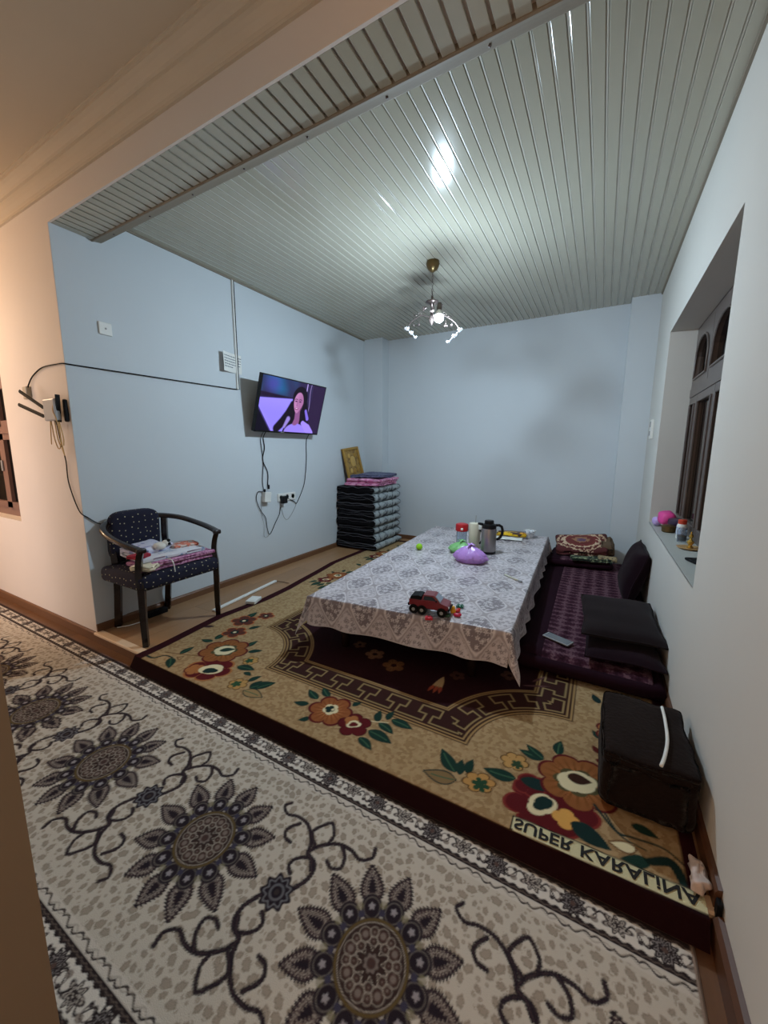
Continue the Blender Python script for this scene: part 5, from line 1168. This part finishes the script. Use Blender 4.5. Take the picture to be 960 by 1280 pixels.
# pouf
M_fur = mat('dark_brown_plush', (27, 18, 15), .95, spec=.08, bump=1.0, bscale=70, sheen=.05, var=.3, scale=18)
t = thing('pouf', (3.19, .40, .014), 'square dark brown plush pouf against the right wall', 'pouf')
b = MB(); b.rbox((3.195, .385, .118), (.275, .40, .205), .035, 4, None, 9, .005, 14, puff=.05); b.obj('plush_cover', M_fur, t, True)
b = MB(); b.rbox((3.195, .385, .212), (.27, .395, .045), .02, 3, None, 9, .007, 16, puff=.3); b.obj('top_pad', M_fur, t, True)
b = MB(); P = cat([(3.262, .535, .250), (3.262, .45, .250), (3.255, .33, .250), (3.238, .24, .249), (3.222, .185, .246)], 6); b.tube([tuple(p) for p in P], .0055, 8); b.obj('plastic_stick', M_white, None, True, label='white bent plastic stick lying on top of the pouf', category='stick')
b = MB(); b.blob((3.318, .050, .034), (.020, .050, .018), .7, 26, rotz(-.1), .016, 45); b.obj('crumpled_bag', mat('dusty_film', (196, 178, 168), .5, bump=.5, bscale=60), None, True, label='crumpled pinkish white wrapper at the front right rug corner', category='wrapper')

# ------------------------------------------------------------------ window sill things
ZW = WZ0+.005
t = thing('cosmetic_bag', (3.44, 2.30, ZW), 'bright pink pouch at the far end of the window sill', 'pouch')
b = MB(); b.blob((3.44, 2.36, ZW+.075), (.055, .09, .05), .7, 20, None, .012, 14); b.obj('pouch_body', mat('pink_fabric', (226, 70, 150), .6, var=.15, scale=30), t, True)
b = MB(); b.blob((3.39, 2.42, ZW+.035), (.03, .05, .034), .8, 14, None, .006, 14); b.obj('lilac_end', mat('lilac_fabric', (190, 170, 226), .6), t, True)
b = MB(); b.blob((3.485, 2.20, ZW+.065), (.035, .085, .03), .6, 18, rotz(.3), .004, 14); b.obj('dark_case', mat('dark_violet_vinyl', (40, 14, 50), .3), None, True, label='dark violet case leaning beside the pink pouch', category='case')
t = thing('trinket_box', (3.435, 2.16, ZW), 'round golden trinket box in front of the pink pouch', 'box')
b = MB(); b.lathe([(.036, 0), (.042, .006), (.042, .032), (.044, .034)], (3.435, 2.16, ZW), 24); b.obj('box_body', M_gold, t, 40); b = MB(); b.lathe([(.045, .034), (.045, .044), (.03, .052), (0, .054)], (3.435, 2.16, ZW), 24); b.obj('lid', M_gold, t, 40)
t = thing('white_bottle', (3.475, 1.93, ZW), 'white bottle with orange-red cap on the window sill', 'bottle'); x, y = 3.475, 1.93
b = MB(); b.lathe([(.026, 0), (.029, .004), (.029, .085), (.025, .098), (.020, .102)], (x, y, ZW), 24); b.obj('bottle_body', M_white, t, 40); b = MB(); b.lathe([(.023, .100), (.024, .103), (.024, .126), (.021, .129), (0, .130)], (x, y, ZW), 24); b.obj('cap', mat('orange_cap', (206, 70, 44), .4), t, 40)
b = MB(); b.lathe([(.0295, .03), (.0295, .08)], (x, y, ZW), 24); b.obj('label_band', two_tone_mat('bottle_label', (190, 200, 214), (90, 110, 150), 60, .55, .6, .5), t, 40)
t = thing('glass_tumbler', (3.462, 1.80, ZW), 'small clear glass with dark contents in front of the bottle', 'glass'); x, y = 3.462, 1.82
b = MB(); b.lathe([(0, .002), (.024, 0), (.028, .075), (.026, .075), (.022, .006), (0, .006)], (x, y, ZW), 20); b.obj('glass', M_clear, t, 40); b = MB(); b.lathe([(0, .008), (.0215, .008), (.0245, .045), (0, .046)], (x, y, ZW), 20); b.obj('contents', mat('dark_beads', (40, 40, 44), .4), t, 40)
t = thing('perfume_bottle', (3.475, 1.62, ZW), 'gold figurine bottle standing on a shallow amber saucer', 'figurine'); x, y = 3.475, 1.62
b = MB(); b.lathe([(.045, 0), (.062, .006), (.066, .010), (.062, .010), (.04, .006), (0, .005)], (x, y, ZW), 28); b.obj('saucer', mat('amber_dish', (190, 150, 96), .3), t, True)
M_gp2 = mat('polished_gold', (206, 170, 84), .2, metal=.9)
b = MB(); b.lathe([(.016, .006), (.018, .010), (.008, .020), (.016, .034), (.018, .044), (.008, .056), (.006, .064), (.012, .074), (.010, .084), (.003, .092), (.005, .100), (0, .106)], (x, y, ZW), 16); b.obj('figure', M_gp2, t, True)
for q in (-1, 1):
    b = MB(); b.blob((x, y+q*.018, ZW+.046), (.006, .012, .007), 1, 10, Matrix.Rotation(q*.6, 3, 'X')); b.obj('wing', M_gp2, t, True)
t = thing('wallet', (3.465, 1.27, ZW), 'flat black wallet nearest on the window sill', 'wallet')
b = MB(); b.rbox((3.470, 1.25, ZW+.008), (.085, .16, .014), .005, 2, rotz(.35)); b.obj('leather', M_blackm, t); b = MB(); b.rbox((3.470, 1.25, ZW+.016), (.07, .008, .003), .001, 1, rotz(.35)); b.obj('clasp', M_black, t)
t = thing('thermostat', (W_-.01, 3.09, 1.40), 'small white control box on the right wall beyond the window', 'switch')
b = MB(); b.rbox((W_-.010, 3.085, 1.455), (.022, .085, .17), .004, 2); b.obj('case', M_white, t); b = MB(); b.rbox((W_-.023, 3.085, 1.50), (.004, .05, .05), .001, 1); b.obj('display', M_grey, t); b = MB(); b.rbox((W_-.024, 3.085, 1.42), (.006, .04, .04), .001, 1); b.obj('button', M_grey, t)

# ------------------------------------------------------------------ chandelier
def chandelier():
    cx, cy = 1.673, 1.89
    t = thing('chandelier', (cx, cy, 2.20), 'metal flower chandelier hanging on a chain with one lit bulb', 'chandelier')
    b = MB(); b.lathe([(.050, HC), (.048, HC-.006), (.054, HC-.020), (.048, HC-.042), (.036, HC-.062), (.016, HC-.076), (.007, HC-.082), (0, HC-.083)], (cx, cy, 0), 28); b.obj('canopy', M_gold, t, True)
    zc = HC-.080
    for k in range(8):
        z1 = zc-.004-k*.0232; P = [Vector((cx, cy, z1-.0135))+Vector((math.cos(a)*.0062*(1 if k % 2 else 0), math.cos(a)*.0062*(0 if k % 2 else 1), math.sin(a)*.0135)) for a in np.linspace(0, 2*PI, 14)[:-1]]
        b = MB(); b.tube(P, .0020, 6, closed=True); b.obj('chain_link', M_bronze, t, True)
    z0 = 2.488
    b = MB(); b.lathe([(.006, z0+.006), (.010, z0-.004), (.006, z0-.02), (.014, z0-.028), (.052, z0-.036), (.056, z0-.042), (.030, z0-.054), (.012, z0-.062), (.010, z0-.10), (.016, z0-.12), (.012, z0-.14), (.018, z0-.16), (.026, z0-.18), (.014, z0-.20), (.004, z0-.215), (0, z0-.22)], (cx, cy, 0), 20); b.obj('stem', M_bronze, t, True)
    B0 = Vector((1.812, 1.698, 2.254))
    M_petal = mat('frosted_petal', (240, 244, 250), .12, trans=.35, coat=.5)
    tips = [Vector((1.435, 1.92, 2.285)), Vector((1.912, 1.90, 2.205)), Vector((1.752, 1.742, 2.335))]
    for k, e in enumerate(tips):
        s0 = Vector((cx, cy, z0-.16)); m1 = s0.lerp(e, .45)+Vector((0, 0, .055)); P = cat([s0, s0.lerp(e, .2)+Vector((0, 0, .03)), m1, s0.lerp(e, .8)+Vector((0, 0, .04)), e], 6)
        b = MB(); b.tube([tuple(p) for p in P], .0045, 6); arm = b.obj('arm', M_bronze, t, True)
        # curl and leaves on each arm
        p = Vector(P[len(P)//2]); d = (e-s0).normalized(); C = [p+d*.018*math.cos(a)*(1-a/9)+Vector((0, 0, .018*math.sin(a)*(1-a/9)+.014)) for a in np.linspace(0, 6.5, 16)]
        b = MB(); b.tube(C, .0025, 5); b.obj('curl', M_bronze, arm, True)
        sd = d.cross(Vector((0, 0, 1)))
        for q, (f, up_) in enumerate(((.62, .03), (.72, -.035), (.5, -.055))):
            p = s0.lerp(e, f)+Vector((0, 0, .04)); b = MB()
            b.blob(p+Vector((0, 0, up_))+sd*(.012 if q % 2 else -.012), (.020, .011, .0035), .9, 10, Matrix.Rotation(q*1.3+k, 3, 'Z') @ Matrix.Rotation(.7, 3, 'X')); b.tube([p, p+Vector((0, 0, up_))], .0016, 5); b.obj('leaf', M_bronze, arm, True)
        if k != 2:
            lay = [(Vector((0, 0, 0)), 0.019), (Vector((.045 if k == 0 else -.040, -.01, -.042)), .018), (Vector((.088 if k == 0 else -.09, -.02, -.085)), .013)] if k < 2 else [(Vector((0, 0, 0)), .018)]
            for off, r in lay:
                c = e+off; b = MB(); b.tube([e, c], .0018, 5)
                for q in range(5):
                    a = q*2*PI/5; b.blob(c+Vector((math.cos(a)*r*.55, math.sin(a)*r*.55, r*.1)), (r*.55, r*.38, r*.7), 1, 8, Matrix.Rotation(a, 3, 'Z') @ Matrix.Rotation(.5, 3, 'Y'))
                b.blob(c-Vector((0, 0, r*.3)), (r*.5, r*.5, r*.5), 1, 8); b.obj('glass_flower', M_petal, arm, True)
    # metal rose beside the stem
    for c, r in ((Vector((cx-.075, cy+.01, 2.415)), .026), (Vector((cx+.070, cy+.02, 2.418)), .018)):
        b = MB(); b.tube([(cx, cy, 2.43), tuple(c)], .002, 5)
        for q in range(9):
            a = q*2.4; rr = r*(.25+.07*q); b.blob(c+Vector((math.cos(a)*rr*.6, 0.006*math.sin(a*2), math.sin(a)*rr*.6)), (r*.42, r*.22, r*.36), 1, 8, Matrix.Rotation(-a, 3, 'Y'))
        b.obj('metal_rose', M_bronze, t, True)
    # lamp holder and the lit bulb, hanging outwards from the front arm
    ax = Vector((.06, -.22, -.97)).normalized(); M3 = ax.to_track_quat('Z', 'Y').to_matrix()
    b = MB(); b.lathe([(.006, -.118), (.017, -.112), (.020, -.085), (.022, -.062), (.020, -.058)], B0, 16, M3); h = b.obj('lamp_holder', M_bronze, t, True)
    b = MB(); b.lathe([(.016, -.060), (.020, -.045), (.028, -.022), (.0338, -.0108)], B0, 24, M3); bulb = b.obj('bulb_neck', M_white, t, True)
    me = bpy.data.materials.new('lit_bulb'); me.use_nodes = True; bs = me.node_tree.nodes['Principled BSDF']; bs.inputs['Base Color'].default_value = (.9, .9, .9, 1)
    bs.inputs['Emission Color'].default_value = BULB_COLOR; bs.inputs['Emission Strength'].default_value = BULB_RADIANCE
    b = MB(); b.lathe([(.0355*math.cos(a), .0355*math.sin(a)) for a in np.linspace(-.30, PI/2-.02, 12)]+[(0, .0355)], B0, 24, M3); b.obj('bulb_dome', me, bulb, True, label='lit round bulb dome')
chandelier()
